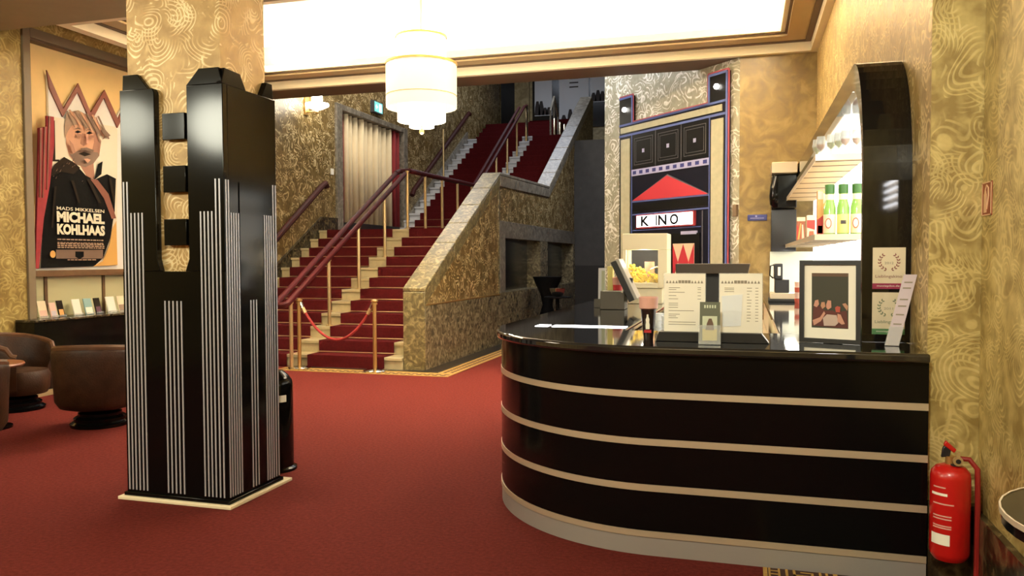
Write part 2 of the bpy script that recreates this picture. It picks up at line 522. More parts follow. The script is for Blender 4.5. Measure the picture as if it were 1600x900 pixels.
def thing(name, label, cat, loc=(0, 0, 0), group=None):
    o = bpy.data.objects.new(name, None)
    o.empty_display_size = 0.1
    o.location = loc
    COL.objects.link(o)
    return tag(o, label, cat, group)

def struct(name, mb, m, parent=None, bevel=0.0, label=None):
    o = mb.build(name, m, parent, bevel)
    if parent is None:
        tag(o, label, None, None, 'structure')
    return o

def text(s, fr, u, v, wd, ht, m, parent, n=0.004, depth=0.002, name='lettering', bold=0.0):
    """lettering fitted into a box on a frame"""
    cu = bpy.data.curves.new('t', 'FONT')
    cu.body = s
    cu.resolution_u = 3
    cu.offset = bold
    ob = bpy.data.objects.new('t', cu)
    COL.objects.link(ob)
    dg = bpy.context.evaluated_depsgraph_get()
    me = bpy.data.meshes.new_from_object(ob.evaluated_get(dg))
    bpy.data.objects.remove(ob)
    xs = [p.co.x for p in me.vertices]; ys = [p.co.y for p in me.vertices]
    x0, x1, y0, y1 = min(xs), max(xs), min(ys), max(ys)
    off = wloc(parent)
    for p in me.vertices:
        p.co = fr(u + (p.co.x - x0) / (x1 - x0) * wd, v + (p.co.y - y0) / (y1 - y0) * ht, n) - off
    me.materials.clear()
    me.materials.append(m)
    me.name = name
    o = bpy.data.objects.new(name, me)
    COL.objects.link(o)
    o.parent = parent
    return o

def copy_tree(o, parent=None):
    c = o.copy()
    COL.objects.link(c)
    if parent is not None:
        c.parent = parent
    for ch in list(o.children):
        copy_tree(ch, c)
    return c

# ------------------------------------------------------------------ room shell
LX, RX, PX = -8.03, 0.84, 1.062        # left wall, bar wall, right foyer wall
SOF = 4.11                             # soffit height
GY = 10.6                              # gold wall behind the bar / beam front
NX = -4.27                             # outer face of the stair side wall

struct('floor', MB().box(-8.6, -4.0, -0.1, 1.4, 27.0, 0.0), M['carpet'])
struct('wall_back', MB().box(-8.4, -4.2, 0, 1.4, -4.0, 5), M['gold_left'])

# left wall with the wide niche
wl = MB()
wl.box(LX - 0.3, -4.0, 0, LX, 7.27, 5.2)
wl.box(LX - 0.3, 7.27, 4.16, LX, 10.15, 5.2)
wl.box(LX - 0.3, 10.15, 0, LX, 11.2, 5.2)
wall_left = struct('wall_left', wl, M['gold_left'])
struct('niche_back', MB().box(LX - 0.3, 7.27, 0, LX - 0.12, 10.15, 4.16), M['niche'], wall_left)
fb = MB()
fb.box(LX - 0.12, 7.26, 0.86, LX + 0.03, 7.36, 4.27)
struct('niche_frame', fb, M['frame_grey'], wall_left, 0.006)
struct('niche_frame', MB().box(LX - 0.12, 7.36, 4.155, LX + 0.03, 10.06, 4.27), M['frame_grey'], wall_left, 0.006)
struct('niche_frame', MB().box(LX - 0.12, 10.06, 0.86, LX + 0.03, 10.16, 4.27), M['frame_grey'], wall_left, 0.006)
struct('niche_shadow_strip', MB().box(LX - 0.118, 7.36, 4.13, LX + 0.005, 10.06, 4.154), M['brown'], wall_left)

# stair wall on the left, with the curtain opening
sw = MB()
sw.box(LX - 0.3, 11.2, 0, LX, 14.60, 9)
sw.box(LX - 0.3, 14.60, 4.70, LX, 18.05, 9)
sw.box(LX - 0.3, 14.60, 0, LX, 18.05, 2.12)
sw.box(LX - 0.3, 18.05, 0, LX, 26.3, 9)
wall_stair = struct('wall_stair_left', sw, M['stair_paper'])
st = MB()
st.box(LX - 0.25, 14.55, 2.12, LX + 0.05, 14.80, 4.75)
struct('door_frame', st, M['stone_grey'], wall_stair, 0.01)
struct('door_frame', MB().box(LX - 0.25, 17.86, 2.12, LX + 0.05, 18.09, 4.75), M['stone_grey'], wall_stair, 0.01)
struct('door_frame', MB().box(LX - 0.25, 14.80, 4.63, LX + 0.05, 17.86, 4.75), M['stone_grey'], wall_stair, 0.01)
struct('door_back', MB().box(LX - 0.3, 14.6, 2.12, LX - 0.26, 18.05, 4.7), M['void'], wall_stair)

# ceiling pieces
struct('ceiling_soffit', MB().box(-8.4, -4.0, SOF, 1.4, 6.95, SOF + 0.25), M['soffit'])
bm_ = MB().box(-8.4, GY, SOF, -0.08, 11.15, 5.3)
struct('beam', bm_, M['brown'])
rx0, rx1, ry0, ry1 = -7.15, RX, 6.95, GY
struct('ceiling', MB().box(-8.4, 6.6, 4.78, 1.4, 11.0, 4.88), M['white'])
def ring(z0, z1, ins, m, name):
    mb = MB()
    mb.box(rx0, ry1 - ins, z0, rx1, ry1, z1)
    mb.box(rx0, ry0, z0, rx1, ry0 + ins, z1)
    mb.box(rx0, ry0 + ins, z0, rx0 + ins, ry1 - ins, z1)
    mb.box(rx1 - ins, ry0 + ins, z0, rx1, ry1 - ins, z1)
    return struct(name, mb, m)
ring(SOF + 0.001, 4.225, 0.08, M['cream'], 'trim_1')
ring(4.226, 4.236, 0.15, M['brown'], 'trim_2')
ring(4.237, 4.262, 0.37, M['tan'], 'trim_3')
ring(4.263, 4.278, 0.40, M['brown'], 'trim_4')
ring(4.279, 4.37, 0.45, M['cream2'], 'trim_5')
# closing panels of the recess and of the left bay
cl = MB()
cl.box(-7.2, 6.95, SOF, -7.15, GY, 4.8)
struct('trim_6', cl, M['cream'])
struct('ceiling_left_bay', MB().box(-8.3, 6.95, 4.47, -7.2, GY, 4.6), M['cream'])
struct('trim_7', MB().box(LX, 6.95, 4.43, LX + 0.03, GY, 4.469), M['brown'])
struct('trim_8', MB().box(-7.52, 6.95, 4.425, -7.46, GY, 4.469), M['brown'])
struct('trim_9', MB().box(-7.46, 6.95, 4.44, -7.2, GY, 4.469), M['tan'])
struct('ceiling_upper', MB().box(-8.4, 11.15, 8.9, 1.4, 26.5, 9.1), M['soffit'])

# right side: gold wall behind the bar, bar side wall, pilaster and foyer wall
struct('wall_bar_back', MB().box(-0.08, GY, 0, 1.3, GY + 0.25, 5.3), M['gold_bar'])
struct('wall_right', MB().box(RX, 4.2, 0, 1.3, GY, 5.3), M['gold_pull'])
wp = MB()
wp.box(RX, 4.19, 0, PX + 0.2, 4.198, 4.11)
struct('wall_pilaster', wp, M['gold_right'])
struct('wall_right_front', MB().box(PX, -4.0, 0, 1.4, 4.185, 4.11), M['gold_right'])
pl = MB()
pl.box(RX + 0.004, 4.135, 0, PX, 4.19, 0.385)
struct('baseboard_pilaster', pl, M['dark_marble'], None, 0.004)
struct('baseboard_right', MB().box(PX - 0.035, 0.0, 0, PX, 4.135, 0.372), M['dark_marble'], None, 0.004)

# chamfered wall with the painted cinema front
ff = frame((-0.08, GY, 0), (1, -1, 0), (0, 0, 1))          # u = -s, normal to the camera
struct('wall_chamfer', MB().prism([(0, 0), (-2.965, 0), (-2.965, 8.6), (0, 8.6)], ff, -0.35, 0.0), M['facade_paper'])

# passage end and upper floor
struct('wall_passage', MB().box(NX - 0.3, 20.3, 0, 1.3, 20.6, 4.62), M['shadow_grey'])
struct('trim_passage', MB().box(NX, 20.26, 0, 0.0, 20.3, 1.38), M['wainscot'])
struct('floor_upper', MB().box(NX - 0.3, 20.6, 4.3, 1.3, 26.0, 4.62), M['dark_granite'])
wall_upper = struct('wall_upper_back', MB().box(-8.4, 26.0, 0, 1.3, 26.3, 9.0), M['cream_paper'])
struct('wall_far_right', MB().box(0.6, 11.0, 0, 1.3, 26.0, 9.0), M['shadow_grey'])

# ------------------------------------------------------------------ stairs
Y0, DP, RH = 10.15, 0.332, 0.177
LIN, DL, DR, RC = -7.79, -6.405, -6.065, -4.85
WI = -4.57
def flight(root, Ya, za, n, d, h, xr_l, xm0, xm1, xr_r, xl=LX + 0.052, xr=WI - 0.012, stone=None):
    stone = stone or M['stone']
    for k in range(n):
        y = Ya + k * d
        z = za + (k + 1) * h
        a = MB()
        a.box(xl, y, z - h - (0.0 if k == 0 else 0.02), xr, y + d + 0.06, z - 0.045)
        a.box(xl, y - 0.03, z - 0.045, xr, y + d + 0.06, z)
        a.build('step', stone, root, 0.006)
        for (c0, c1) in ((xr_l, xm0), (xm1, xr_r)):
            c = MB()
            c.box(c0, y - 0.042, z - h + 0.006, c1, y - 0.031, z + 0.008)
            c.box(c0, y - 0.031, z + 0.0005, c1, y + d - 0.044, z + 0.008)
            c.build('carpet_runner', M['stair_carpet'], root, 0.005)
            if k > 0:
                MB().tube([(c0 - 0.02, y - 0.052, z - h + 0.02), (c1 + 0.02, y - 0.052, z - h + 0.02)], 0.008, 6).build('stair_rod', M['pale_brass'], root)
stair = thing('staircase', 'lower flight of cream stone stairs with two red carpet runners', 'stairs', (-6.3, 10.15, 0))
flight(stair, Y0, 0.0, 12, DP, RH, LIN, DL, DR, RC)
LZ = 12 * RH
MB().box(LX + 0.052, Y0 + 12 * DP + 0.07, LZ - 0.15, WI - 0.012, 17.44, LZ + 0.008).build('landing', M['stair_carpet'], stair)
MB().box(LX + 0.052, Y0 + 11 * DP + 0.3, 0, WI - 0.012, Y0 + 11 * DP + 0.38, LZ - 0.2).build('support_wall', M['dark_granite'], stair)

stair2 = thing('staircase', 'upper flight of stone stairs with red runners beyond the landing', 'stairs', (-6.3, 17.48, LZ))
YU, HU, DU = 17.48, 0.188, 0.333
STONE_C = mat('grey_white_stone', S(206, 206, 208), 0.45, vary=0.06, vscale=12)
flight(stair2, YU, LZ, 16, DU, HU, -7.68, -6.28, -5.97, WI - 0.02, stone=STONE_C)
UZ = LZ + 16 * HU
MB().box(LX + 0.052, YU + 16 * DU + 0.07, UZ - 0.3, WI - 0.012, 25.86, UZ + 0.008).build('landing', M['stair_carpet'], stair2)
stair3 = thing('staircase', 'short dark flight of carpeted steps at the top left of the stairs', 'stairs', (-6.8, 23.2, UZ))
for k in range(4):
    MB().box(LX + 0.052, 23.2 + k * 0.33, UZ + 0.01 + (k * 0.18), -5.55, 25.86, UZ + 0.18 * (k + 1)).build('step', M['stair_carpet'], stair3, 0.006)

# solid side wall of the stairs
prof = [(10.18, 0.0), (10.18, 1.10), (13.68, 3.06), (17.45, 3.14), (22.6, 6.15), (22.9, 6.15), (22.9, 4.3), (20.25, 4.3), (20.25, 2.25), (13.68, 2.25), (13.68, 0.0)]
fx = FX(NX)
side = MB().prism(prof, fx, -0.3, 0.0)
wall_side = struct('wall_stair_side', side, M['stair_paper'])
# lower part right of the break, with two openings
def wall_part(name, y0, z0, y1, z1, m, n1=0.0, n0=-0.3, bevel=0.0):
    return struct(name, MB().rect(fx, y0, z0, y1, z1, n0, n1), m, wall_side, bevel)
wall_part('stone_band', 13.68, 1.94, 20.25, 2.25, M['stone_grey'], 0.02, -0.3, 0.004)
wall_part('stone_base', 13.68, 0.0, 20.25, 0.94, M['marble'], 0.02, -0.3, 0.004)
wall_part('stone_jamb', 13.68, 0.94, 14.02, 1.94, M['stone_grey'], 0.02)
wall_part('stone_pier', 16.62, 0.94, 17.28, 1.94, M['marble'], 0.02)
wall_part('stone_jamb', 20.02, 0.94, 20.25, 1.94, M['marble'], 0.02)
wall_part('dark_pane', 14.02, 0.94, 16.62, 1.94, M['void'], -0.28)
wall_part('dark_pane', 17.28, 0.94, 20.02, 1.94, M['void'], -0.28)
# marble dado in slabs, a flat edge strip, copings
for (a, b_) in ((10.20, 11.35), (11.35, 12.52), (12.52, 13.68)):
    wall_part('dado_slab', a + 0.002, 0.0, b_ - 0.002, 0.905, M['marble'], 0.02, 0.0, 0.003)
wall_part('dado_trim', 10.2, 0.905, 13.68, 0.925, M['brass'], 0.024, 0.0)
wall_part('edge_strip', 13.64, 0.925, 13.70, 3.0, M['marble'], 0.016, 0.0)
struct('end_post', MB().box(NX - 0.305, 10.155, 0.0, NX + 0.022, 10.2, 1.1), M['marble_coping'], wall_side, 0.008)
def coping(y0, z0, y1, z1, n, m, t=0.055, drop=0.20):
    for i in range(n):
        a, b_ = i / n, (i + 1) / n
        g = 0.003 / max(y1 - y0, 0.1)
        ya, yb = y0 + (y1 - y0) * (a + g), y0 + (y1 - y0) * (b_ - g)
        za, zb = z0 + (z1 - z0) * (a + g), z0 + (z1 - z0) * (b_ - g)
        mb = MB()
        mb.prism([(ya, za), (yb, zb), (yb, zb + t), (ya, za + t)], fx, -0.31, 0.03)
        mb.prism([(ya, za - drop), (yb, zb - drop), (yb, zb - 0.0005), (ya, za - 0.0005)], fx, 0.001, 0.024)
        struct('coping_slab', mb, m, wall_side, 0.012)
coping(10.16, 1.10, 13.70, 3.06, 6, M['marble_coping'])
coping(13.70, 3.06, 17.45, 3.14, 4, M['stone_grey'])
coping(17.45, 3.14, 22.6, 6.15, 8, M['stone_grey'])

# skirting of the left stair wall (stepped slope of green marble)
fl = FX(LX)
struct('baseboard_stair', MB().prism([(10.7, 0), (14.55, 2.12), (14.55, 2.40), (13.95, 2.40), (10.7, 0.52)], fl, 0.0, 0.05), M['dark_marble'])
struct('baseboard_upper_stair', MB().prism([(18.1, 2.2), (22.5, 4.95), (22.5, 5.35), (18.1, 2.62)], fl, 0.0, 0.05), M['stone_grey'])

# floor border round the stairs
bd = MB()
bd.box(-6.35, 9.72, 0.0005, NX + 0.52, 10.02, 0.006)
bd.box(NX + 0.27, 10.02, 0.0005, NX + 0.52, 20.0, 0.006)
border = tag(bd.build('carpet_border', M['rug_gold']), None, None, None, 'structure')
bk = MB()
for i in range(22):
    x = -6.3 + i * 0.115
    bk.box(x, 9.78, 0.006, x + 0.07, 9.83, 0.0075)
    bk.box(x + 0.03, 9.86, 0.006, x + 0.1, 9.90, 0.0075)
for i in range(70):
    y = 10.05 + i * 0.115
    bk.box(NX + 0.33, y, 0.006, NX + 0.37, y + 0.07, 0.0075)
    bk.box(NX + 0.42, y + 0.03, 0.006, NX + 0.46, y + 0.1, 0.0075)
o = bk.build('key_pattern', M['rug_dark'], border); o['kind'] = 'stuff'
dk = MB().box(-6.35, 10.02, 0.0005, NX + 0.27, 10.16, 0.012)
dk.box(NX + 0.021, 10.16, 0.0005, NX + 0.27, 20.0, 0.012)
struct('trim_floor_stone', dk, M['dark_granite'])

# ------------------------------------------------------------------ handrails
def mid(p, q, t):
    return tuple(a + (b - a) * t for a, b in zip(p, q))
hr = thing('stair_handrail', 'double dark red handrail on cream posts up the middle of the stairs', 'handrail', (-6.2, 10, 0))
A, B = (9.72, 0.95), (13.72, 3.17)
rail = MB()
xa, xb = -6.30, -6.12
pts = [(xa, B[0], B[1])] + [(xa, A[0] + 0.06, A[1] + 0.03)]
arc = [((xa + xb) / 2 + 0.09 * math.cos(t), A[0] - 0.05 * math.sin(t), A[1] - 0.03 * math.sin(t)) for t in [math.pi - i * math.pi / 8 for i in range(9)]]
rail.tube([(xa, B[0], B[1])] + arc + [(xb, B[0], B[1] - 0.02)], 0.043, 10)
rail.build('rail', M['rail'], hr)
MB().tube([(xa, B[0] - 0.01, B[1]), (xa + 0.03, B[0] + 0.12, B[1] + 0.05), (xb, B[0] + 0.2, B[1] + 0.06), (xb, 15.5, 3.25), (xb, 17.92, 3.29)], 0.048, 10).build('landing_rail', M['rail'], hr)
def baluster(root, x, y, z0, z1, r=0.027):
    b = MB()
    b.cyl((x, y), r * 2.0, z0, z0 + 0.02, 10)
    b.cyl((x, y), r, z0 + 0.02, z1, 10)
    b.cyl((x, y), r * 1.35, z1 - 0.03, z1, 10)
    b.build('baluster', M['pale_brass'], root)
for y in (9.85, 10.93, 11.92, 12.92):
    k = max(0, math.floor((y - Y0 + 0.03) / DP) + 1)
    baluster(hr, -6.16, y, k * RH, A[1] + (B[1] - A[1]) * (y - A[0]) / (B[0] - A[0]) - 0.06)
for y in (13.83, 14.70, 15.62, 16.55, 17.5):
    baluster(hr, -6.12, y, LZ + 0.008, 3.22 + 0.07 * (y - 13.8) / 4)
hu = thing('stair_handrail', 'dark red handrail on steel posts up the middle of the upper flight', 'handrail', (-6.14, 18, LZ))
MB().tube([(-6.14, 17.98, 3.30), (-6.14, 18.1, 3.34), (-6.14, 22.2, 5.95), (-6.14, 22.45, 6.02), (-6.14, 22.5, 5.92)], 0.04, 10).build('rail', M['rail'], hu)
MB().tube([(-6.30, 18.2, 3.36), (-6.30, 22.2, 5.93)], 0.04, 10).build('rail', M['rail'], hu)
for y in (18.5, 19.45, 20.42, 21.36, 22.38):
    k = max(0, math.floor((y - YU + 0.03) / DU) + 1)
    z0 = LZ + k * HU
    zt = 3.34 + (5.95 - 3.34) * (y - 18.1) / 4.1 - 0.04
    b = MB()
    b.cyl((-6.13, y), 0.045, z0, z0 + 0.02, 10)
    b.cyl((-6.13, y), 0.028 if y < 22 else 0.045, z0 + 0.02, min(zt, 5.98), 10)
    b.build('baluster', M['chrome'] if y > 22 else M['pale_brass'], hu)
def wall_rail(label, pts, name='wall_handrail'):
    t = thing(name, label, 'handrail', pts[0])
    MB().tube(pts, 0.06, 10).build('rail', M['rail_dark'], t)
    for i in (1, len(pts) - 2):
        p = pts[i]
        MB().tube([(p[0], p[1], p[2] - 0.03), (LX + 0.03, p[1], p[2] - 0.08), (LX + 0.001, p[1], p[2] - 0.08)], 0.015, 6).build('bracket', M['rail_dark'], t)
hx = LX + 0.1
wall_rail('dark handrail on the wall beside the lower flight, left of the curtain',
          [(hx, 11.0, 1.12), (hx, 11.2, 1.24), (hx, 13.82, 2.97), (hx, 13.98, 3.05), (hx, 14.03, 2.98)])
wall_rail('dark handrail on the wall beside the upper flight, right of the curtain',
          [(hx, 18.2, 3.14), (hx, 18.32, 3.28), (hx, 22.3, 5.80), (hx, 22.45, 5.90), (hx, 22.55, 5.88)])
t = thing('stair_pole', 'thin cream pole standing against the upper stair wall', 'pole', (LX + 0.22, 20.05, 3.63))
MB().cyl((LX + 0.22, 20.05), 0.025, 3.705, 5.05, 8).build('pole', M['pale_brass'], t)
MB().cyl((LX + 0.22, 20.05), 0.05, 3.63, 3.705, 8).build('base', M['pale_brass'], t)
t = thing('landing_railing', 'grey metal railing with a pointed top at the head of the stairs', 'railing', (-5.5, 22.9, UZ))
for y in (22.75, 23.2, 23.7):
    MB().tube([(-5.5, y, UZ + 0.008), (-5.5, y, UZ + (1.25 if y == 23.2 else 0.75))], 0.03, 8).build('post', M['stone_grey'], t)
MB().tube([(-5.5, 22.75, UZ + 0.75), (-5.5, 23.2, UZ + 1.25), (-5.5, 23.7, UZ + 0.75)], 0.035, 8).build('rail', M['stone_grey'], t)
for i, (x, y, h_) in enumerate([(-5.42, 22.9, 0.55), (-5.30, 23.1, 0.46), (-5.2, 23.25, 0.42)]):
    t = thing('short_post', ['tallest short chrome post at the head of the stairs', 'middle short chrome post at the head of the stairs', 'short chrome post nearest the stone coping up the stairs'][i], 'post', (x, y, UZ + 0.008))
    MB().cyl((x, y), 0.035, UZ + 0.008, UZ + h_, 10).build('shaft', M['chrome'], t)
    MB().ball((x, y, UZ + h_), 0.037, 10, 6, 0.5).build('cap', M['chrome'], t)

# ------------------------------------------------------------------ rope barrier
for i, (x, lab) in enumerate(((-6.08, 'brass rope stanchion at the left end of the red rope'), (-4.90, 'brass rope stanchion at the right end, before the marble stair wall'))):
    t = thing('rope_stanchion', lab, 'stanchion', (x, 9.93, 0.0075))
    MB().lathe([(0.0001, 0.0075), (0.16, 0.0075), (0.165, 0.02), (0.13, 0.035), (0.03, 0.05), (0.0001, 0.05)], (x, 9.93, 0), 24).build('base', M['chrome'], t)
    MB().cyl((x, 9.93), 0.027, 0.05, 0.96, 12).build('pole', M['brass'], t)
    MB().lathe([(0.0001, 0.93), (0.04, 0.93), (0.04, 0.95), (0.03, 0.96), (0.05, 0.975), (0.05, 0.99), (0.0001, 1.01)], (x, 9.93, 0), 16).build('cap', M['brass'], t)
t = thing('barrier_rope', 'sagging red rope hung between the two brass stanchions', 'rope', (-5.5, 9.93, 0.5))
xs = [-6.02 + (1.06) * i / 20 for i in range(21)]
MB().tube([(x, 9.93, 0.43 + 0.44 * (abs((x + 5.49) / 0.53)) ** 2.0) for x in xs], 0.02, 8).build('rope', M['rope'], t)
for s_ in (-1, 1):
    x0 = -5.49 + s_ * 0.53
    MB().tube([(x0, 9.93, 0.87), (x0 + s_ * 0.03, 9.93, 0.95)], 0.024, 8).build('hook', M['chrome'], t)
    MB().tube([(x0 - s_ * 0.045, 9.93, 0.80), (x0, 9.93, 0.875)], 0.026, 8).build('rope_end', M['pale_brass'], t)

# ------------------------------------------------------------------ curtain, sconce, exit sign
t = thing('curtain', 'cream pleated curtain with red side panels in the stone doorway', 'curtain', (LX - 0.08, 16.3, LZ))
def drape(y0, y1, z0, z1, n, x, amp):
    mb = MB()
    k = n * 6
    vs = []
    for i in range(k + 1):
        y = y0 + (y1 - y0) * i / k
        dx = amp * math.sin(i / 6 * 2 * math.pi) + 0.3 * amp * math.sin(i * 0.7)
        vs += [(x + dx, y, z0), (x + dx, y, z1)]
    mb.add(vs, [(2 * i, 2 * i + 2, 2 * i + 3, 2 * i + 1) for i in range(k)])
    return mb
for (a, b_, n, m_, nm) in ((14.82, 15.09, 2, 'curtain_red', 'side_panel'), (15.09, 17.45, 10, 'curtain', 'drape'), (17.45, 17.85, 3, 'curtain_red', 'side_panel')):
    o = drape(a, b_, 2.27, 4.62, n, LX - 0.12, 0.09).build(nm, M[m_], t, angle=80)
    md = o.modifiers.new('thickness', 'SOLIDIFY'); md.thickness = 0.01
t = thing('doorway_threshold', 'low black threshold under the cream curtain', 'threshold', (LX, 16.3, LZ))
MB().box(LX + 0.024, 14.82, LZ + 0.009, LX + 0.12, 17.42, LZ + 0.2).build('threshold', M['black_matte'], t)
t = thing('wall_sconce', 'lit glass wall lamp on the stair wall left of the curtain', 'lamp', (LX + 0.02, 13.45, 4.45))
MB().box(LX, 13.38, 4.3, LX + 0.03, 13.52, 4.78).build('back_plate', M['brass'], t)
MB().lathe([(0.0001, 4.38), (0.10, 4.40), (0.22, 4.46), (0.22, 4.50), (0.1, 4.52), (0.0001, 4.52)], (LX + 0.24, 13.45, 0), 16).build('glass_bowl', M['sconce_glow'], t)
MB().cyl((LX + 0.24, 13.45), 0.10, 4.54, 4.80, 14).build('glass_tube', M['sconce_glow'], t)
MB().ball((LX + 0.24, 13.45, 4.34), 0.035).build('finial', M['brass'], t)
MB().tube([(LX + 0.03, 13.45, 4.36), (LX + 0.24, 13.45, 4.36)], 0.015).build('arm', M['brass'], t)
point('sconce_bulb', (LX + 0.6, 13.45, 4.6), 22, (1.0, 0.94, 0.8), 0.1)
t = thing('exit_sign', 'small glowing teal emergency sign above the curtain', 'sign', (LX + 0.05, 16.4, 4.9))
MB().box(LX, 16.16, 4.84, LX + 0.09, 16.62, 5.10).build('casing', M['fac_grey'], t)
fe = FX(LX + 0.09)
MB().rect(fe, 16.19, 4.86, 16.59, 5.08, 0.0, 0.004).build('panel', M['exit_lit'], t)
sm = MB()
sm.rect(fe, 16.42, 4.88, 16.53, 5.05, 0.004, 0.007)
sm.prism([(16.24, 4.97), (16.30, 5.03), (16.30, 4.99), (16.34, 4.99), (16.34, 4.95), (16.30, 4.95), (16.30, 4.91)], fe, 0.004, 0.007)
sm.build('symbol', M['exit_white'], t)
tag(MB().box(LX, 14.36, 3.27, LX + 0.02, 14.46, 3.39).build('light_switch', M['paper']), 'small white switch on the wall left of the curtain', 'switch')

# ------------------------------------------------------------------ posters upstairs
f26 = FY(25.99)
wall_upper_parts = [
    ('opening', MB().rect(f26, -8.0, 5.0, -7.5, 7.9, 0, 0.05), M['void']),
    ('pier', MB().rect(f26, -7.5, 5.0, -7.0, 7.9, 0, 0.12), M['cream_paper']),
]
for nm, mb, m_ in wall_upper_parts:
    struct(nm, mb, m_, wall_upper)
MB().rect(f26, -6.9, 5.9, -4.2, 8.2, 0.0, 0.03).build('dark_board', M['void'], wall_upper)
struct('red_base', MB().rect(f26, -7.0, 4.7, -5.55, 6.2, 0.031, 0.06), M['stair_carpet'], wall_upper)
def wall_poster(u0, v0, u1, v1, lab, style):
    t = thing('wall_poster', lab, 'poster', ((u0 + u1) / 2, 25.95, v0), 'posters on the upstairs wall')
    MB().rect(f26, u0, v0, u1, v1, 0.031, 0.045).build('sheet', M['paper2'], t)
    pr = MB()
    rr = random.Random(style)
    if style == 1:
        for i in range(3):
            pr.rect(f26, u0 + 0.35, v1 - 0.25 - i * 0.14, u1 - 0.35, v1 - 0.21 - i * 0.14, 0.045, 0.048)
    for i in range(4):
        c = u0 + (u1 - u0) * (0.16 + 0.22 * i)
        h_ = 0.25 + 0.25 * rr.random()
        pr.prism([(c - 0.1, v0 + 0.02), (c + 0.1, v0 + 0.02), (c + 0.08, v0 + h_ * 0.6), (c + 0.04, v0 + h_), (c - 0.04, v0 + h_), (c - 0.08, v0 + h_ * 0.6)], f26, 0.045, 0.048)
    pr.build('figures', M['print_dark'], t)
wall_poster(-6.82, 6.35, -6.22, 7.62, 'narrow white poster with small figures on the upstairs wall, left of three', 2)
wall_poster(-5.98, 6.05, -4.98, 7.75, 'wide white poster with a row of heads on the upstairs wall', 1)
wall_poster(-4.93, 6.7, -4.25, 7.8, 'white poster right of the wide one, above the stone coping', 3)

# ------------------------------------------------------------------ cinema front on the chamfered wall
kf = thing('cinema_facade', 'painted cinema front with red pediment and lit sign on the angled wall', 'wall panel', tuple(ff(-1.33, 0, 0)))
def k_(name, u0, v0, u1, v1, n0, n1, m_):
    return MB().rect(ff, -u0, v0, -u1, v1, n0, n1).build(name, M[m_], kf)
k_('main_board', 2.50, 0, 0.16, 3.60, 0.0, 0.05, 'fac_navy')
k_('left_tower', 2.50, 3.60, 2.17, 4.02, 0.0, 0.05, 'fac_black')
k_('right_tower', 0.52, 3.60, 0.16, 3.98, 0.0, 0.05, 'fac_black')
def line(pts, wd, n, m_, name='outline'):
    mb = MB()
    for (a, b_) in zip(pts[:-1], pts[1:]):
        a_, c_ = Vector((-a[0], a[1])), Vector((-b_[0], b_[1]))
        d = (c_ - a_).normalized()
        q = Vector((-d.y, d.x)) * wd / 2
        mb.prism([tuple(a_ - q), tuple(c_ - q), tuple(c_ + q), tuple(a_ + q)], ff, n, n + 0.006)
    return mb.build(name, M[m_], kf)
line([(2.5, 4.035), (2.155, 4.035), (2.155, 3.62), (0.535, 3.62), (0.535, 3.995), (0.145, 3.995), (0.145, 0.0)], 0.026, 0.045, 'fac_redline', 'red_outline')
line([(2.5, 4.01), (2.18, 4.01), (2.18, 3.60), (0.51, 3.60), (0.51, 3.97), (0.18, 3.97), (0.18, 0.0)], 0.03, 0.051, 'fac_blue', 'blue_outline')
line([(2.5, 3.60), (0.2, 3.60)], 0.03, 0.051, 'fac_blue', 'blue_outline')
k_('stone_band', 2.46, 3.475, 0.26, 3.56, 0.05, 0.062, 'fac_stone')
line([(2.5, 3.435), (0.2, 3.435)], 0.03, 0.051, 'fac_blue', 'blue_outline')
k_('stone_column', 2.45, 0.0, 2.23, 3.38, 0.05, 0.064, 'fac_stone')
k_('stone_column', 0.455, 0.0, 0.235, 3.38, 0.05, 0.064, 'fac_stone')
line([(2.185, 3.42), (2.185, 0.0)], 0.014, 0.051, 'fac_blue', 'blue_outline')
line([(0.495, 3.42), (0.495, 0.0)], 0.014, 0.051, 'fac_blue', 'blue_outline')
for i in range(3):
    a = 2.175 - i * 0.56
    p = k_('black_panel', a - 0.01, 2.91, a - 0.55, 3.41, 0.05, 0.06, 'fac_black')
    mb = MB()
    for (ins, wd) in ((0.05, 0.007), (0.09, 0.005)):
        u0, u1, v0, v1 = a - 0.01 - ins, a - 0.55 + ins, 2.91 + ins, 3.41 - ins
        for (x0, y0, x1, y1) in ((u0, v0, u1, v0 + wd), (u0, v1 - wd, u1, v1), (u0, v0, u0 - wd, v1), (u1 + wd, v0, u1, v1)):
            mb.rect(ff, -x0, y0, -x1, y1, 0.06, 0.063)
    mb.build('panel_line', M['fac_grey'], p)
    MB().rect(ff, -(a - 0.255), 3.13, -(a - 0.305), 3.185, 0.06, 0.066).build('square_dot', M['fac_lilac'], p)
    if i:
        line([(a + 0.005, 3.42), (a + 0.005, 2.9)], 0.012, 0.051, 'fac_grey', 'divider')
fs_ = k_('film_strip', 2.18, 2.80, 0.50, 2.895, 0.05, 0.062, 'fac_lilac')
for i in range(11):
    a = 2.14 - i * 0.1535
    MB().rect(ff, -a, 2.822, -(a - 0.075), 2.872, 0.062, 0.066).build('square_hole', M['blue_sign'], fs_)
MB().prism([(-2.155, 2.425), (-0.505, 2.412), (-1.345, 2.735)], ff, 0.05, 0.07).build('pediment', M['fac_red'], kf)
line([(2.165, 2.418), (1.345, 2.745), (0.495, 2.406)], 0.018, 0.055, 'fac_grey', 'pediment_edge')
line([(2.165, 2.412), (0.495, 2.402)], 0.022, 0.055, 'fac_blue', 'pediment_edge')
line([(2.165, 2.215), (0.495, 2.225)], 0.02, 0.053, 'fac_blue', 'blue_outline')
k_('frieze', 2.14, 2.26, 0.52, 2.37, 0.05, 0.058, 'fac_black')
sg = k_('sign_box', 2.03, 2.0, 0.75, 2.205, 0.05, 0.09, 'dark_red')
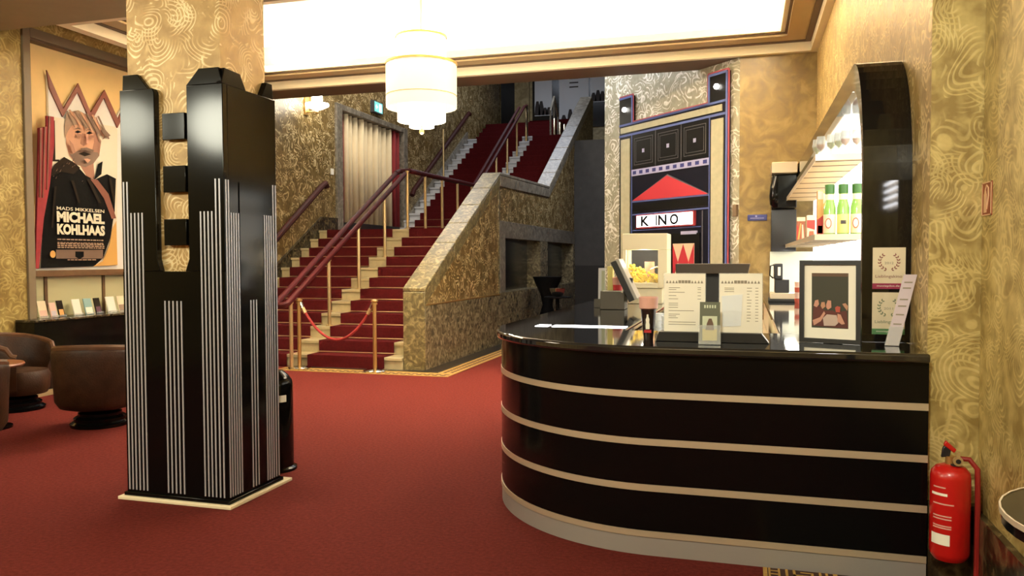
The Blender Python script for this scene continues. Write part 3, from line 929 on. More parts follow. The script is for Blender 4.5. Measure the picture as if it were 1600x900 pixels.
panes = [(2.005, 1.63), (1.62, 1.335), (1.325, 0.985), (0.975, 0.775)]
for (a, b_), ch in zip(panes, 'KINO'):
    p = MB().rect(ff, -a, 2.02, -b_, 2.19, 0.09, 0.098).build('lit_pane', M['sign_lit'], sg)
for ch, a, wd in (('K', 1.90, 0.2), ('I', 1.555, 0.03), ('N', 1.50, 0.19), ('O', 1.24, 0.18)):
    text(ch, ff, -a, 2.03, wd, 0.15, M['print_black'], sg, 0.0995, name='letter', bold=0.03)
line([(2.165, 1.975), (0.65, 1.985)], 0.012, 0.053, 'fac_blue', 'blue_outline')
k_('door_leaf', 1.33, 0.0, 0.66, 1.90, 0.05, 0.07, 'fac_black')
k_('name_plate', 1.04, 1.885, 0.72, 1.93, 0.05, 0.072, 'fac_lilac')
hq = k_('diamond_window', 1.20, 0.95, 0.76, 1.76, 0.07, 0.076, 'fac_cream')
for v in (1.50, 1.00):
    t_, b_ = min(v + 0.25, 1.75), max(v - 0.25, 0.96)
    fw = 0.11 * (1 - (v - b_) / 0.26)
    MB().prism([(-0.98, t_), (-0.87, v), (-0.98 + fw, b_), (-0.98 - fw, b_), (-1.09, v)], ff, 0.076, 0.080).build('diamond', M['fac_red'], hq)
    MB().prism([(-1.199, t_), (-1.09, v), (-1.199 + fw, b_), (-1.199, b_)], ff, 0.076, 0.080).build('diamond', M['fac_red'], hq)
    MB().prism([(-0.761, t_), (-0.87, v), (-0.761 - fw, b_), (-0.761, b_)], ff, 0.076, 0.080).build('diamond', M['fac_red'], hq)
line([(0.62, 2.2), (0.62, 1.4)], 0.016, 0.053, 'fac_grey', 'divider')
for (a, z, nm) in ((2.345, 3.83, 'left'), (0.345, 3.80, 'right')):
    mb = MB(); c = ff(-a, z, 0.075); mb.ball(tuple(c), 0.036); mb.build('lamp_bulb', M['bulb'], kf)
k_('wall_box', 0.075, 2.09, 0.012, 2.24, 0.0, 0.04, 'brown')

# ------------------------------------------------------------------ chandelier
cx, cy = -3.66, 8.7
ch = thing('chandelier', 'tiered round glass chandelier hanging below the bright ceiling', 'lamp', (cx, cy, 4.2))
def tier(r, z0, z1, m_, name, rim=None, seg=48):
    mb = MB()
    prof = [(r - 0.012, z0), (r, z0), (r, z1), (r - 0.012, z1)]
    vs, fs = [], []
    for i in range(seg):
        a = 2 * math.pi * i / seg
        k = 1.0 + (0.012 if i % 2 else -0.006)
        for rr, z in prof:
            vs.append((cx + rr * k * math.cos(a), cy + rr * k * math.sin(a), z))
    for i in range(seg):
        j = (i + 1) % seg
        for q in range(4):
            fs.append((i * 4 + q, j * 4 + q, j * 4 + (q + 1) % 4, i * 4 + (q + 1) % 4))
    mb.add(vs, fs)
    o = mb.build(name, M[m_], ch)
    if rim:
        MB().lathe([(r + 0.012, z1 - 0.002), (r + 0.014, z1 + 0.02), (r - 0.03, z1 + 0.02), (r - 0.03, z1 - 0.002), (r + 0.012, z1 - 0.002)], (cx, cy, 0), 48).build(rim, M['lamp_rim'], o)
    return o
tier(0.41, 3.325, 3.825, 'lamp_big', 'glass_tier', 'brass_rim')
tier(0.28, 3.17, 3.60, 'lamp_small', 'glass_tier')
tier(0.145, 3.10, 3.40, 'lamp_small', 'glass_tier')
tier(0.29, 3.86, 4.14, 'lamp_small', 'glass_tier', 'brass_rim')
MB().cyl((cx, cy), 0.28, 3.846, 3.859, 24).build('cap_plate', M['white'], ch)
MB().cyl((cx, cy), 0.012, 3.06, 4.78, 8).build('stem', M['pale_brass'], ch)
MB().ball((cx, cy, 3.05), 0.03).build('finial', M['brass'], ch)
MB().cyl((cx, cy), 0.125, 3.12, 3.13, 20).build('bottom_disc', M['tan'], ch)
MB().lathe([(0.412, 3.46), (0.416, 3.46), (0.416, 3.468), (0.412, 3.468)], (cx, cy, 0), 48).build('glass_band', M['lamp_rim'], ch)
point('chandelier_bulb', (cx, cy, 2.9), 75, WARM, 0.1)

# ------------------------------------------------------------------ pillar
pf = thing('pillar', 'square pillar in gold wallpaper standing inside the black casing', 'pillar', (-3.495, 4.5, 0))
MB().box(-3.84, 4.26, 0.03, -3.14, 4.735, SOF).build('shaft', M['gold'], pf)
pc = thing('pillar_casing', 'black lacquer pillar casing with steel inlay strips and a stepped top', 'pillar casing', (-3.475, 4.5, 0))
cx0, cx1, cy0, cy1 = -3.862, -3.092, 4.21, 4.782
fp = FY(cy0)
MB().box(cx0 - 0.04, cy0 - 0.045, 0, cx1 + 0.045, cy1 + 0.08, 0.022).build('plinth_edge', M['cream'], pc, 0.004)
MB().box(cx0 - 0.012, cy0 - 0.018, 0.022, cx1 + 0.018, cy1 + 0.012, 0.045).build('base', M['black'], pc, 0.003)
nl, nr = -3.597, -3.355
fm = MB()
fm.prism([(cx0, 0.045), (cx1, 0.045), (cx1, 1.48), (-3.385, 1.48), (-3.575, 1.48), (cx0, 1.48)], fp, -0.046, 0.0)
fm.build('front_panel', M['black'], pc)
MB().prism([(cx0, 1.4805), (-3.575, 1.4805), (nl, 1.56), (nl, 2.615), (nl - 0.012, 2.64), (cx0, 2.64)], fp, -0.046, 0.0).build('front_stile', M['black'], pc, 0.004)
MB().prism([(cx1, 1.4805), (-3.385, 1.4805), (nr, 1.56), (nr, 2.64), (cx1, 2.64)], fp, -0.046, 0.0).build('front_stile', M['black'], pc, 0.004)
for z in (1.645, 1.98, 2.31):
    MB().rect(fp, -3.54, z, -3.372, z + 0.166, -0.049, 0.0).build('square_block', M['black'], pc, 0.003)
# caps stand a little behind the front face
MB().prism([(-3.868 + 0.01, 2.6405), (-3.655, 2.6405), (-3.74, 2.74), (-3.852, 2.74)], fp, -0.28, -0.02).build('corner_cap', M['black'], pc, 0.003)
MB().prism([(-3.36, 2.6405), (cx1 - 0.004, 2.6405), (cx1 - 0.03, 2.74), (-3.265, 2.74)], fp, -0.045, -0.004).build('corner_cap', M['black'], pc, 0.003)
fxp = FX(cx1)
MB().prism([(4.21, 2.6405), (4.46, 2.6405), (4.40, 2.735), (4.24, 2.74)], fxp, -0.043, -0.004).build('corner_cap', M['black'], pc, 0.003)
MB().prism([(4.64, 2.6405), (4.775, 2.6405), (4.765, 2.745), (4.70, 2.745)], fxp, -0.2, -0.01).build('corner_cap', M['black'], pc, 0.003)
MB().box(cx1 - 0.046, cy0 + 0.0465, 0.045, cx1, cy1, 2.64).build('side_panel', M['black'], pc, 0.003)
MB().box(cx0, cy0 + 0.0465, 0.045, cx0 + 0.02, cy1, 2.64).build('side_panel', M['black'], pc, 0.003)
MB().box(cx0 + 0.021, cy1 - 0.045, 0.045, cx1 - 0.047, cy1, 2.64).build('rear_panel', M['black'], pc, 0.003)
def strip(fr, u, ztop, z0=0.06, wd=0.0095):
    MB().rect(fr, u - wd / 2, z0, u + wd / 2, ztop, 0.0003, 0.0045).build('steel_strip', M['steel_strip'], pc)
for i, u in enumerate((-3.842, -3.815)):
    strip(fp, u, 2.055)
for i in range(4):
    strip(fp, -3.788 + i * 0.0285, 1.855)
for i in range(5):
    strip(fp, -3.54 + i * 0.0305, 1.293)
for i in range(4):
    strip(fp, -3.262 + i * 0.0275, 1.855)
for u in (-3.150, -3.122):
    strip(fp, u, 2.055)
for u in (4.226, 4.25):
    strip(fxp, u, 2.05)
for i in range(4):
    strip(fxp, 4.275 + i * 0.0245, 1.848)
for i in range(3):
    strip(fxp, 4.467 + i * 0.031, 1.29)
for i in range(4):
    strip(fxp, 4.632 + i * 0.025, 1.85)
for u in (4.735, 4.765):
    strip(fxp, u, 2.06)
gp = MB().rect(fxp, 4.36, 1.36, 4.61, 2.045, 0.0003, 0.006)
gp.build('glass_panel', M['black'], pc)
# bin behind the pillar
t = thing('waste_bin', 'black cylindrical bin with a white label half hidden behind the pillar', 'bin', (-3.33, 5.1, 0))
MB().lathe([(0.0001, 0.0), (0.155, 0.0), (0.155, 0.02), (0.132, 0.03), (0.132, 0.62), (0.125, 0.66), (0.10, 0.70), (0.06, 0.735), (0.0001, 0.74)], (-3.335, 5.1, 0), 28).build('body', M['black'], t)
lb = MB().lathe([(0.1335, 0.515), (0.1335, 0.565)], (-3.335, 5.1, 0), 6, R(-62), R(-20))
lb.build('label', M['paper'], t)

# ------------------------------------------------------------------ bar counter
bc = thing('bar_counter', 'curved black bar counter with steel bands and polished black top', 'counter', (-0.6, 4.6, 0))
CX, CY, CR = -0.45, 5.25, 1.13
XE = RX - 0.005
def path(off, closed=False, seg=28, yend=8.4):
    """outline of the counter front; off > 0 grows outward"""
    p = [(XE, CY - CR - off), (CX, CY - CR - off)]
    arc = []
    for i in range(1, seg + 1):
        a = R(270) - R(90) * i / seg
        arc.append((CX + (CR + off - 0.01) * math.cos(a), CY + (CR + off) * math.sin(a)))
    return p, arc, (CX - (CR + off - 0.01), yend)
def skin(pts_o, pts_i, z0, z1):
    mb = MB()
    k = len(pts_o)
    vs = [(x, y, z0) for x, y in pts_o] + [(x, y, z1) for x, y in pts_o] + [(x, y, z0) for x, y in pts_i] + [(x, y, z1) for x, y in pts_i]
    fs = []
    for i in range(k - 1):
        fs += [(i, i + 1, k + i + 1, k + i), (2 * k + i + 1, 2 * k + i, 3 * k + i, 3 * k + i + 1),
               (k + i, k + i + 1, 3 * k + i + 1, 3 * k + i), (i + 1, i, 2 * k + i, 2 * k + i + 1)]
    fs += [(0, k, 3 * k, 2 * k), (k - 1, 2 * k + k - 1, 3 * k + k - 1, k + k - 1)]
    mb.add(vs, fs)
    return mb
def seg_paths(off):
    p, arc, end = path(off)
    return p, [p[1]] + arc, [arc[-1], end]
def counter_band(name, z0, z1, off, th, m_, split):
    oo, ii = seg_paths(off), seg_paths(off - th)
    if split:
        for (a, b_) in zip(oo, ii):
            skin(a, b_, z0, z1).build(name, m_, bc)
    else:
        full = lambda s: s[0] + s[1][1:] + s[2][1:]
        skin(full(oo), full(ii), z0, z1).build(name, m_, bc)
zb = [(0.10, 0.345), (0.38, 0.58), (0.617, 0.827), (0.862, 1.05)]
for (a, b_) in ((0.131, 0.339), (0.375, 0.580), (0.616, 0.827), (0.862, 1.054)):
    counter_band('fascia_panel', a, b_, 0.0, 0.05, M['counter_black'], True)
for (a, b_) in ((0.339, 0.375), (0.580, 0.616), (0.827, 0.862)):
    counter_band('steel_band', a + 0.0005, b_ - 0.0005, 0.003, 0.05, M['steel'], False)
counter_band('steel_base_band', 0.098, 0.1305, 0.004, 0.05, M['steel'], False)
counter_band('steel_plinth', 0.0, 0.0965, -0.002, 0.05, M['steel_grey'], False)
p, arc, end = path(0.035)
outer = p + arc + [end]
top_poly = outer + [(-0.72, 8.4), (-0.72, 5.0), (XE, 5.0)]
MB().prism(top_poly, FZ(0), 1.0545, 1.10).build('countertop', M['counter_top'], bc, 0.012)
MB().box(-0.76, 5.05, 0.0, -0.72, 8.36, 1.05).build('inner_panel', M['dark_brown'], bc)
MB().box(-1.5, 8.34, 0.0, -0.765, 8.38, 1.05).build('end_panel', M['counter_black'], bc)
# glowing strip laid on the top
lp = MB()
lp.rect(FZ(1.10), -1.235, 5.13, -0.745, 5.25, 0.0005, 0.003)
lp.build('light_strip', M['led'], bc)
lp = MB(); lp.rect(FZ(1.10), -1.35, 5.13, -1.265, 5.25, 0.0005, 0.003)
lp.build('light_strip', M['led'], bc)
ws = thing('work_surface', 'steel work surface inside the curved bar counter', 'worktop', (-0.2, 6.8, 0))
MB().box(-0.71, 5.02, 0.90, 0.18, 8.4, 0.93).build('top', M['steel'], ws)
MB().box(-0.70, 5.05, 0.0, 0.16, 8.36, 0.90).build('cabinet', M['dark_brown'], ws)
bw = thing('back_worktop', 'polished black worktop along the bright wall behind the bar', 'worktop', (0.5, 7.8, 0))
MB().box(0.2, 5.003, 1.06, XE, 10.59, 1.0995).build('top', M['counter_top'], bw, 0.004)
MB().box(0.23, 5.06, 0.0, XE, 10.58, 1.06).build('cabinet', M['machine'], bw)

# ------------------------------------------------------------------ shelf unit on the bar wall
su = thing('bar_shelf_unit', 'tall black rounded shelf unit with a backlit white panel behind the bar', 'shelf', (0.72, 6.5, 1.1))
fr_ = FXn(0.6)       # u = -Y ; normal to -X
ya, yb, zt, th = 4.60, 10.56, 2.68, 0.14
def arch(ins):
    pts = [(ya + ins, 1.101)]
    ry, rz = 0.46 - ins * 0.4, 0.72 - ins
    cyy, czz = ya + ins + ry, zt - ins - rz
    for i in range(0, 13):
        a = math.pi - (math.pi / 2) * i / 12
        pts.append((cyy + ry * math.cos(a), czz + rz * math.sin(a)))
    pts.append((yb, zt - ins))
    return pts
mb = MB()
oo, ii = arch(0.0), arch(0.0)
ii = [(ya + 0.05, 1.101)]
for i in range(0, 13):
    a = math.pi - (math.pi / 2) * i / 12
    ii.append((ya + 0.05 + 0.46 + 0.46 * math.cos(a), zt - 0.15 - 0.6 + 0.6 * math.sin(a)))
ii.append((yb, zt - 0.15))
k = len(oo)
for i in range(k - 1):
    q = [oo[i], oo[i + 1], ii[i + 1], ii[i]]
    vs = [(0.6, y, z) for y, z in q] + [(RX - 0.002, y, z) for y, z in q]
    mb.add(vs, [(0, 1, 2, 3), (4, 7, 6, 5), (0, 4, 5, 1), (3, 2, 6, 7)] + ([(0, 3, 7, 4)] if i == 0 else []) + ([(1, 5, 6, 2)] if i == k - 2 else []))
mb.build('frame', M['shelf_black'], su, angle=25)
MB().prism([(yy, zz) for yy, zz in ii] + [(yb, 1.101)], FX(RX - 0.03), 0.0, 0.027).build('backlit_panel', M['backlit'], su)
SX = 0.48
def shelf(z, y0, m_under):
    o = MB().box(SX, y0, z, RX - 0.031, 10.35, z + 0.03).build('shelf_board', m_under, su, 0.002)
    MB().box(SX - 0.006, y0 - 0.006, z - 0.006, RX - 0.031, y0, z + 0.036).build('steel_edge', M['steel'], o)
    MB().box(SX - 0.006, y0, z - 0.006, SX, 10.35, z + 0.036).build('steel_edge', M['steel'], o)
    for i in range(8):
        y = y0 + 0.1 + (10.2 - y0) * (i / 8.0) ** 1.25
        MB().box(SX + 0.002, y, z - 0.004, RX - 0.035, y + 0.03, z).build('slat', M['wood'], o)
shelf(2.25, 6.05, M['tan'])
shelf(1.685, 6.05, M['tan'])
# glasses on the upper shelf
for i, (x, y, m_) in enumerate(((0.765, 6.20, 'juice'), (0.69, 6.21, 'juice'), (0.655, 6.30, 'juice_g'), (0.61, 6.38, 'juice_g'), (0.545, 6.46, 'juice'), (0.53, 6.62, 'juice_g'))):
    t = thing('wine_glass', ['amber wine glass at the right end of the top bar shelf', 'second amber wine glass from the right on the top bar shelf', 'pale green wine glass in the middle of the top bar shelf', 'green wine glass left of the middle of the top bar shelf', 'amber wine glass left of the green ones on the top bar shelf', 'last green wine glass at the left end of the top bar shelf'][i], 'glass', (x, y, 2.286), 'wine glasses on the top bar shelf')
    MB().lathe([(0.0001, 2.2805), (0.03, 2.2805), (0.03, 2.285), (0.005, 2.292), (0.004, 2.35), (0.03, 2.385), (0.036, 2.42), (0.03, 2.47), (0.028, 2.47), (0.033, 2.42), (0.0001, 2.36)], (x, y, 0), 16).build('bowl', M['wine_glass'], t)
    MB().lathe([(0.0001, 2.362), (0.026, 2.386), (0.031, 2.41), (0.0001, 2.41)], (x, y, 0), 12).build('drink', M[m_], t)
# bottles and packs on the lower shelf
bl = ['green bottle with a red oval label at the right end of the shelf', 'green bottle with a yellow label in the middle of the shelf', 'green bottle with a red oval label beside the snack packs']
BZ = 1.7155
for i, (x, y) in enumerate(((0.765, 6.16), (0.675, 6.17), (0.585, 6.18))):
    t = thing('drink_bottle', bl[i], 'bottle', (x, y, BZ), 'green bottles on the lower bar shelf')
    MB().lathe([(0.0001, BZ), (0.041, BZ), (0.042, BZ + 0.02), (0.042, BZ + 0.20), (0.034, BZ + 0.235), (0.03, BZ + 0.25), (0.03, BZ + 0.32), (0.0001, BZ + 0.32)], (x, y, 0), 20).build('body', M['bottle_green'], t)
    MB().lathe([(0.033, BZ + 0.30), (0.034, BZ + 0.30), (0.034, BZ + 0.365), (0.0001, BZ + 0.37)], (x, y, 0), 16).build('cap', M['bottle_cap'], t)
    MB().lathe([(0.0428, BZ + 0.015), (0.0428, BZ + 0.15)], (x, y, 0), 18, R(180), R(360)).build('label', M['label_yellow'] if i == 1 else M['label_cream'], t)
    fo = FY(y - 0.0432)
    if i != 1:
        oval = [(x - 0.012 + 0.022 * math.cos(a), BZ + 0.085 + 0.038 * math.sin(a)) for a in [2 * math.pi * q / 14 for q in range(14)]]
        MB().prism(oval, fo, 0.0, 0.002).build('oval_badge', M['label_red'], t)
        oval = [(x - 0.012 + 0.016 * math.cos(a), BZ + 0.085 + 0.03 * math.sin(a)) for a in [2 * math.pi * q / 14 for q in range(14)]]
        MB().prism(oval, fo, 0.002, 0.003).build('oval_badge', M['label_cream'], t)
    else:
        MB().rect(fo, x - 0.02, BZ + 0.08, x + 0.015, BZ + 0.105, 0.0, 0.002).build('print', M['print_dark'], t)
    MB().lathe([(0.0305, BZ + 0.255), (0.0305, BZ + 0.295)], (x, y, 0), 12, R(180), R(360)).build('neck_label', M['label_cream'], t)
def pack(name, lab, x0, x1, y0, y1, z1, body, bits):
    t = thing(name, lab, 'snack pack', ((x0 + x1) / 2, y0, BZ), 'snack packs on the lower bar shelf')
    MB().box(x0, y0, BZ, x1, y1, z1).build('box', M[body], t, 0.004)
    f_ = FY(y0)
    for (pts, m_) in bits:
        q = [(x0 + (x1 - x0) * a, BZ + (z1 - BZ) * b_) for a, b_ in pts]
        MB().prism(q, f_, 0.0, 0.002).build('print', M[m_], t)
    return t
pack('snack_pack', 'tall orange and red snack pack left of the green bottles', 0.505, 0.545, 6.22, 6.30, BZ + 0.33, 'pack_orange',
     [([(0, 0), (1, 0), (1, .45), (0, .35)], 'pack_red'), ([(.1, .05), (.9, .05), (.9, .22), (.1, .22)], 'label_cream'), ([(.05, .8), (.95, .8), (.95, .98), (.05, .98)], 'pack_pink')])
pack('snack_pack', 'second tall orange snack pack behind the first one', 0.55, 0.585, 6.42, 6.5, BZ + 0.34, 'pack_orange',
     [([(0, 0), (1, 0), (1, .3), (0, .3)], 'pack_red'), ([(.1, .7), (.9, .75), (.9, .95), (.1, .95)], 'pack_pink')])
pack('snack_pack', 'low pink and brown snack pack at the far left of the shelf', 0.50, 0.58, 8.55, 8.62, BZ + 0.25, 'pack_brown',
     [([(0, .84), (1, .84), (1, 1), (0, 1)], 'label_cream'), ([(.1, .1), (.3, .1), (.55, .75), (.4, .75)], 'pack_orange'), ([(.6, .1), (.9, .1), (.75, .7), (.6, .7)], 'pack_pink'), ([(.0, .1), (.1, .1), (.2, .6), (.0, .7)], 'pack_red')])
pack('snack_pack', 'low red snack pack between the brown pack and tall orange pack', 0.53, 0.60, 7.6, 7.66, BZ + 0.22, 'pack_pink',
     [([(0, .5), (1, .4), (1, .8), (0, .8)], 'pack_red'), ([(.2, .05), (.9, .05), (.8, .35), (.3, .35)], 'pack_brown')])

# wall cabinet and oven in the far corner of the bar
t = thing('wall_cabinet', 'black and steel wall cupboard in the corner left of the shelves', 'cabinet', (0.48, 10.3, 2.15))
MB().box(0.30, 10.15, 2.16, 0.59, 10.595, 2.56).build('body', M['black'], t, 0.01)
MB().box(0.298, 10.03, 2.57, 0.592, 10.595, 2.70).build('steel_top', M['steel'], t, 0.006)
MB().lathe([(0.06, 2.165), (0.09, 2.2), (0.10, 2.3), (0.09, 2.42), (0.06, 2.55)], (0.372, 10.14, 0), 8, R(180), R(270)).build('rounded_door', M['black'], t)
t = thing('wall_oven', 'black oven under the corner cupboard beside the snack shelf', 'oven', (0.48, 10.3, 1.63))
MB().box(0.305, 10.36, 1.635, 0.60, 10.555, 2.155).build('body', M['oven'], t, 0.006)
MB().box(0.32, 10.352, 1.70, 0.58, 10.36, 2.08).build('door_glass', M['void'], t)
tag(MB().box(0.30, 10.56, 1.101, RX - 0.032, 10.598, 1.634).build('tile_splashback', M['tile_white']), 'pale tiled splashback below the black oven', 'splashback')
area('bar_shelf_light', (0.5, 6.9, 2.235), (0, R(-20), 0), 0.05, 1.8, 5, (1.0, 0.96, 0.86))  # fill lights added to brighten the packs and glasses
area('bar_shelf_light', (0.40, 5.7, 2.3), (R(55), 0, R(-20)), 0.3, 0.1, 1.3, (1.0, 0.96, 0.86))
area('bar_shelf_light', (0.52, 9.3, 1.66), (0, 0, 0), 0.12, 1.6, 7, (1.0, 0.97, 0.86))

# ------------------------------------------------------------------ things on the back worktop
TZ = 1.1002
t = thing('coffee_machine', 'black and steel coffee machine with a jug on the back worktop', 'coffee machine', (0.36, 8.8, TZ))
MB().box(0.24, 8.6, TZ, 0.52, 9.0, TZ + 0.03).build('base', M['black_matte'], t, 0.004)
MB().box(0.25, 8.62, TZ + 0.03, 0.50, 8.98, TZ + 0.09).build('steel_tray', M['steel'], t, 0.004)
MB().box(0.30, 8.68, TZ + 0.09, 0.44, 8.95, TZ + 0.23).build('body', M['black_soft'], t, 0.006)
MB().box(0.29, 8.66, TZ + 0.23, 0.375, 8.92, TZ + 0.395).build('jug', M['black_soft'], t, 0.01)
MB().box(0.325, 8.655, TZ + 0.27, 0.352, 8.66, TZ + 0.36).build('gauge', M['paper'], t)
MB().tube([(0.29, 8.78, TZ + 0.38), (0.255, 8.78, TZ + 0.37), (0.25, 8.78, TZ + 0.27), (0.285, 8.78, TZ + 0.24)], 0.008).build('handle', M['black_soft'], t)
t = thing('paper_tower', 'red and pink cup stack beside the coffee machine', 'cups', (0.57, 8.4, TZ))
for i in range(4):
    MB().cyl((0.51, 8.35), 0.035, TZ + i * 0.055, TZ + 0.05 + i * 0.055, 12, 0.038).build('cup', M['pack_pink'] if i % 2 else M['label_red'], t)

# ------------------------------------------------------------------ things on the bar counter
tz = 1.1004
# menus in a black holder
mh = thing('menu_holder', 'black wedge-shaped holder carrying both white menu cards', 'holder', (-0.17, 4.42, tz))
MB().prism([(-0.468, tz), (0.125, tz), (0.085, tz + 0.052), (-0.45, tz + 0.052)], FY(4.36), -0.13, 0.0).build('base', M['black_soft'], mh, 0.003)
def menu(u0, u1, lab, style):
    t = thing('menu_card', lab, 'menu', ((u0 + u1) / 2, 4.42, tz + 0.052), 'menu cards on the bar counter')
    f_ = frame((0, 4.40, tz + 0.0525), (1, 0, 0), (0, 0.06, 1))
    H_ = 0.315
    MB().rect(f_, u0, 0, u1, H_, 0.0, 0.003).build('sheet', M['paper'], t)
    MB().rect(f_, u0 - 0.004, 0, u1 + 0.004, H_ + 0.004, -0.004, -0.0005).build('backing', M['acrylic'], t)
    pr = MB()
    n = 12
    for i in range(n):
        a = u0 + 0.008 + (u1 - u0 - 0.016) * i / n
        pr.prism([(a, H_ - 0.052), (a + (u1 - u0) / n * 0.75, H_ - 0.052), (a + (u1 - u0) / n * 0.38, H_ - 0.036)] if i in (0, 1, 2, 3, 8, 9, 10, 11) else rect(a, H_ - 0.052, a + (u1 - u0) / n * 0.8, H_ - 0.036), f_, 0.003, 0.004)
    pr.build('heading', M['print'], t)
    pr = MB()
    rr = random.Random(style)
    if style == 1:
        zs = [0.075, 0.085, 0.10, 0.118, 0.136, 0.16, 0.17, 0.183, 0.20, 0.22, 0.23, 0.24, 0.262, 0.275]
        for q in zs:
            ln = rr.choice((0.04, 0.06, 0.085, 0.05)) if q < 0.195 or q > 0.21 else 0.135
            if q > 0.255: ln = 0.145
            pr.rect(f_, u0 + 0.024, H_ - q - 0.003, u0 + 0.024 + ln, H_ - q, 0.003, 0.004)
            if q < 0.15:
                pr.rect(f_, u1 - 0.04, H_ - q - 0.003, u1 - 0.022, H_ - q, 0.003, 0.004)
    else:
        for q in range(12):
            z = 0.075 + q * 0.016
            pr.rect(f_, u1 - 0.078, H_ - z - 0.003, u1 - 0.078 + 0.012 + 0.014 * rr.random(), H_ - z, 0.003, 0.004)
            pr.rect(f_, u1 - 0.035, H_ - z - 0.003, u1 - 0.02, H_ - z, 0.003, 0.004)
        for q in (0.075, 0.084, 0.094):
            pr.rect(f_, u0 + 0.026, H_ - q - 0.003, u0 + 0.026 + 0.05, H_ - q, 0.003, 0.004)
    pr.build('print', M['print'], t)
    if style == 2:
        MB().prism([(u0 + 0.018, 0.03), (u0 + 0.112, 0.036), (u0 + 0.12, 0.205), (u0 + 0.012, 0.195)], f_, 0.0045, 0.006).build('note', M['paper2'], t)
menu(-0.425, -0.207, 'white menu card with printed lines, left of the two on the counter', 1)
menu(-0.132, 0.088, 'white menu card with a bluish note clipped on, nearer the picture frame', 2)
# small leaflet stand
t = thing('leaflet_stand', 'small clear stand of dark green leaflets between the menu cards', 'leaflets', (-0.175, 4.25, tz))
f_ = frame((0, 4.24, tz + 0.002), (1, 0, 0), (0, 0.14, 1))
MB().rect(f_, -0.227, 0.018, -0.124, 0.222, -0.006, 0.0).build('leaflet', M['leaflet_green'], t)
MB().rect(f_, -0.213, 0.02, -0.138, 0.148, 0.0, 0.001).build('picture', M['leaflet_sky'], t)
MB().rect(f_, -0.213, 0.02, -0.138, 0.08, 0.001, 0.002).build('picture', M['leaflet_yellow'], t)
MB().prism([(-0.197, 0.075), (-0.152, 0.075), (-0.158, 0.11), (-0.167, 0.135), (-0.18, 0.135), (-0.19, 0.11)], f_, 0.002, 0.003).build('figures', M['hair_d'], t)
for i in range(5):
    MB().rect(f_, -0.205 + i * 0.013, 0.19, -0.197 + i * 0.013, 0.206, 0.0, 0.001).build('lettering', M['leaflet_sky'], t)
mb = MB(); mb.rect(f_, -0.232, 0.0, -0.119, 0.10, 0.006, 0.009); mb.rect(f_, -0.232, 0.0, -0.119, 0.015, -0.02, 0.006)
mb.build('clear_holder', M['acrylic'], t)
# cola glass
t = thing('drink_cup', 'tall dark cup with a white bottle print and pink rim', 'cup', (-0.515, 4.44, tz))
MB().lathe([(0.0001, tz), (0.026, tz), (0.036, tz + 0.09), (0.042, tz + 0.17), (0.0001, tz + 0.17)], (-0.515, 4.44, 0), 24).build('body', M['cola'], t)
MB().lathe([(0.0425, tz + 0.1702), (0.051, tz + 0.175), (0.053, tz + 0.235), (0.05, tz + 0.238), (0.047, tz + 0.18), (0.0001, tz + 0.178)], (-0.515, 4.44, 0), 24).build('rim', M['pink'], t)
f_ = frame((-0.515, 4.44 - 0.0395, tz), (1, 0, 0), (0, -0.085, 1))
bp_ = [(-0.009, 0.062), (0.011, 0.062), (0.012, 0.085), (0.009, 0.1), (0.011, 0.115), (0.006, 0.13), (0.005, 0.143), (-0.003, 0.143), (-0.004, 0.13), (-0.009, 0.115), (-0.007, 0.1), (-0.01, 0.085)]
MB().prism(bp_, f_, -0.004, 0.003).build('bottle_print', M['paper'], t)
MB().rect(f_, -0.018, 0.042, 0.02, 0.056, -0.004, 0.004).build('red_print', M['cup_red'], t)
# framed photo
FRM = {
  'hand': [(0.348, 1.198), (0.342, 1.227), (0.378, 1.244), (0.397, 1.277), (0.403, 1.265), (0.382, 1.223)],
  'faceA': [(0.347, 1.305), (0.354, 1.334), (0.369, 1.339), (0.373, 1.314), (0.362, 1.297)],
  'faceB': [(0.381, 1.306), (0.385, 1.326), (0.4, 1.327), (0.404, 1.302), (0.389, 1.289)],
  'faceC': [(0.408, 1.314), (0.415, 1.337), (0.431, 1.335), (0.433, 1.298), (0.416, 1.286), (0.408, 1.298)],
  'faceD': [(0.45, 1.299), (0.46, 1.307), (0.475, 1.303), (0.473, 1.274), (0.454, 1.274)],
  'faceE': [(0.484, 1.319), (0.499, 1.324), (0.511, 1.308), (0.507, 1.283), (0.496, 1.299)],
  'shirt': [(0.393, 1.24), (0.412, 1.261), (0.458, 1.258), (0.466, 1.217), (0.451, 1.2), (0.398, 1.199)],
  'armR': [(0.462, 1.266), (0.477, 1.262), (0.497, 1.213), (0.482, 1.209), (0.462, 1.225)],
  'red': [(0.343, 1.231), (0.345, 1.297), (0.374, 1.306), (0.401, 1.281), (0.439, 1.282), (0.45, 1.274), (0.503, 1.283), (0.51, 1.189), (0.338, 1.198)],
}
t = thing('picture_frame', 'black picture frame with a photo of laughing people on the counter', 'picture', (0.43, 4.46, tz))
a_ = R(-20)
fo = frame((0.43, 4.46, tz + 0.001), (math.cos(a_), math.sin(a_), 0), (0, 0.07, 1))
W2, H_ = 0.155, 0.437
mb = MB()
for (u0, v0, u1, v1) in ((-W2, 0, -W2 + 0.024, H_), (W2 - 0.024, 0, W2, H_), (-W2 + 0.024, 0, W2 - 0.024, 0.024), (-W2 + 0.024, H_ - 0.024, W2 - 0.024, H_)):
    mb.rect(fo, u0, v0, u1, v1, -0.012, 0.012)
mb.build('frame', M['black_soft'], t)
MB().rect(fo, -W2 + 0.02, 0.02, W2 - 0.02, H_ - 0.02, -0.008, 0.0).build('mat_board', M['paper'], t)
MB().rect(fo, -0.093, 0.08, 0.092, 0.37, 0.0, 0.001).build('photo', M['print_green'], t)
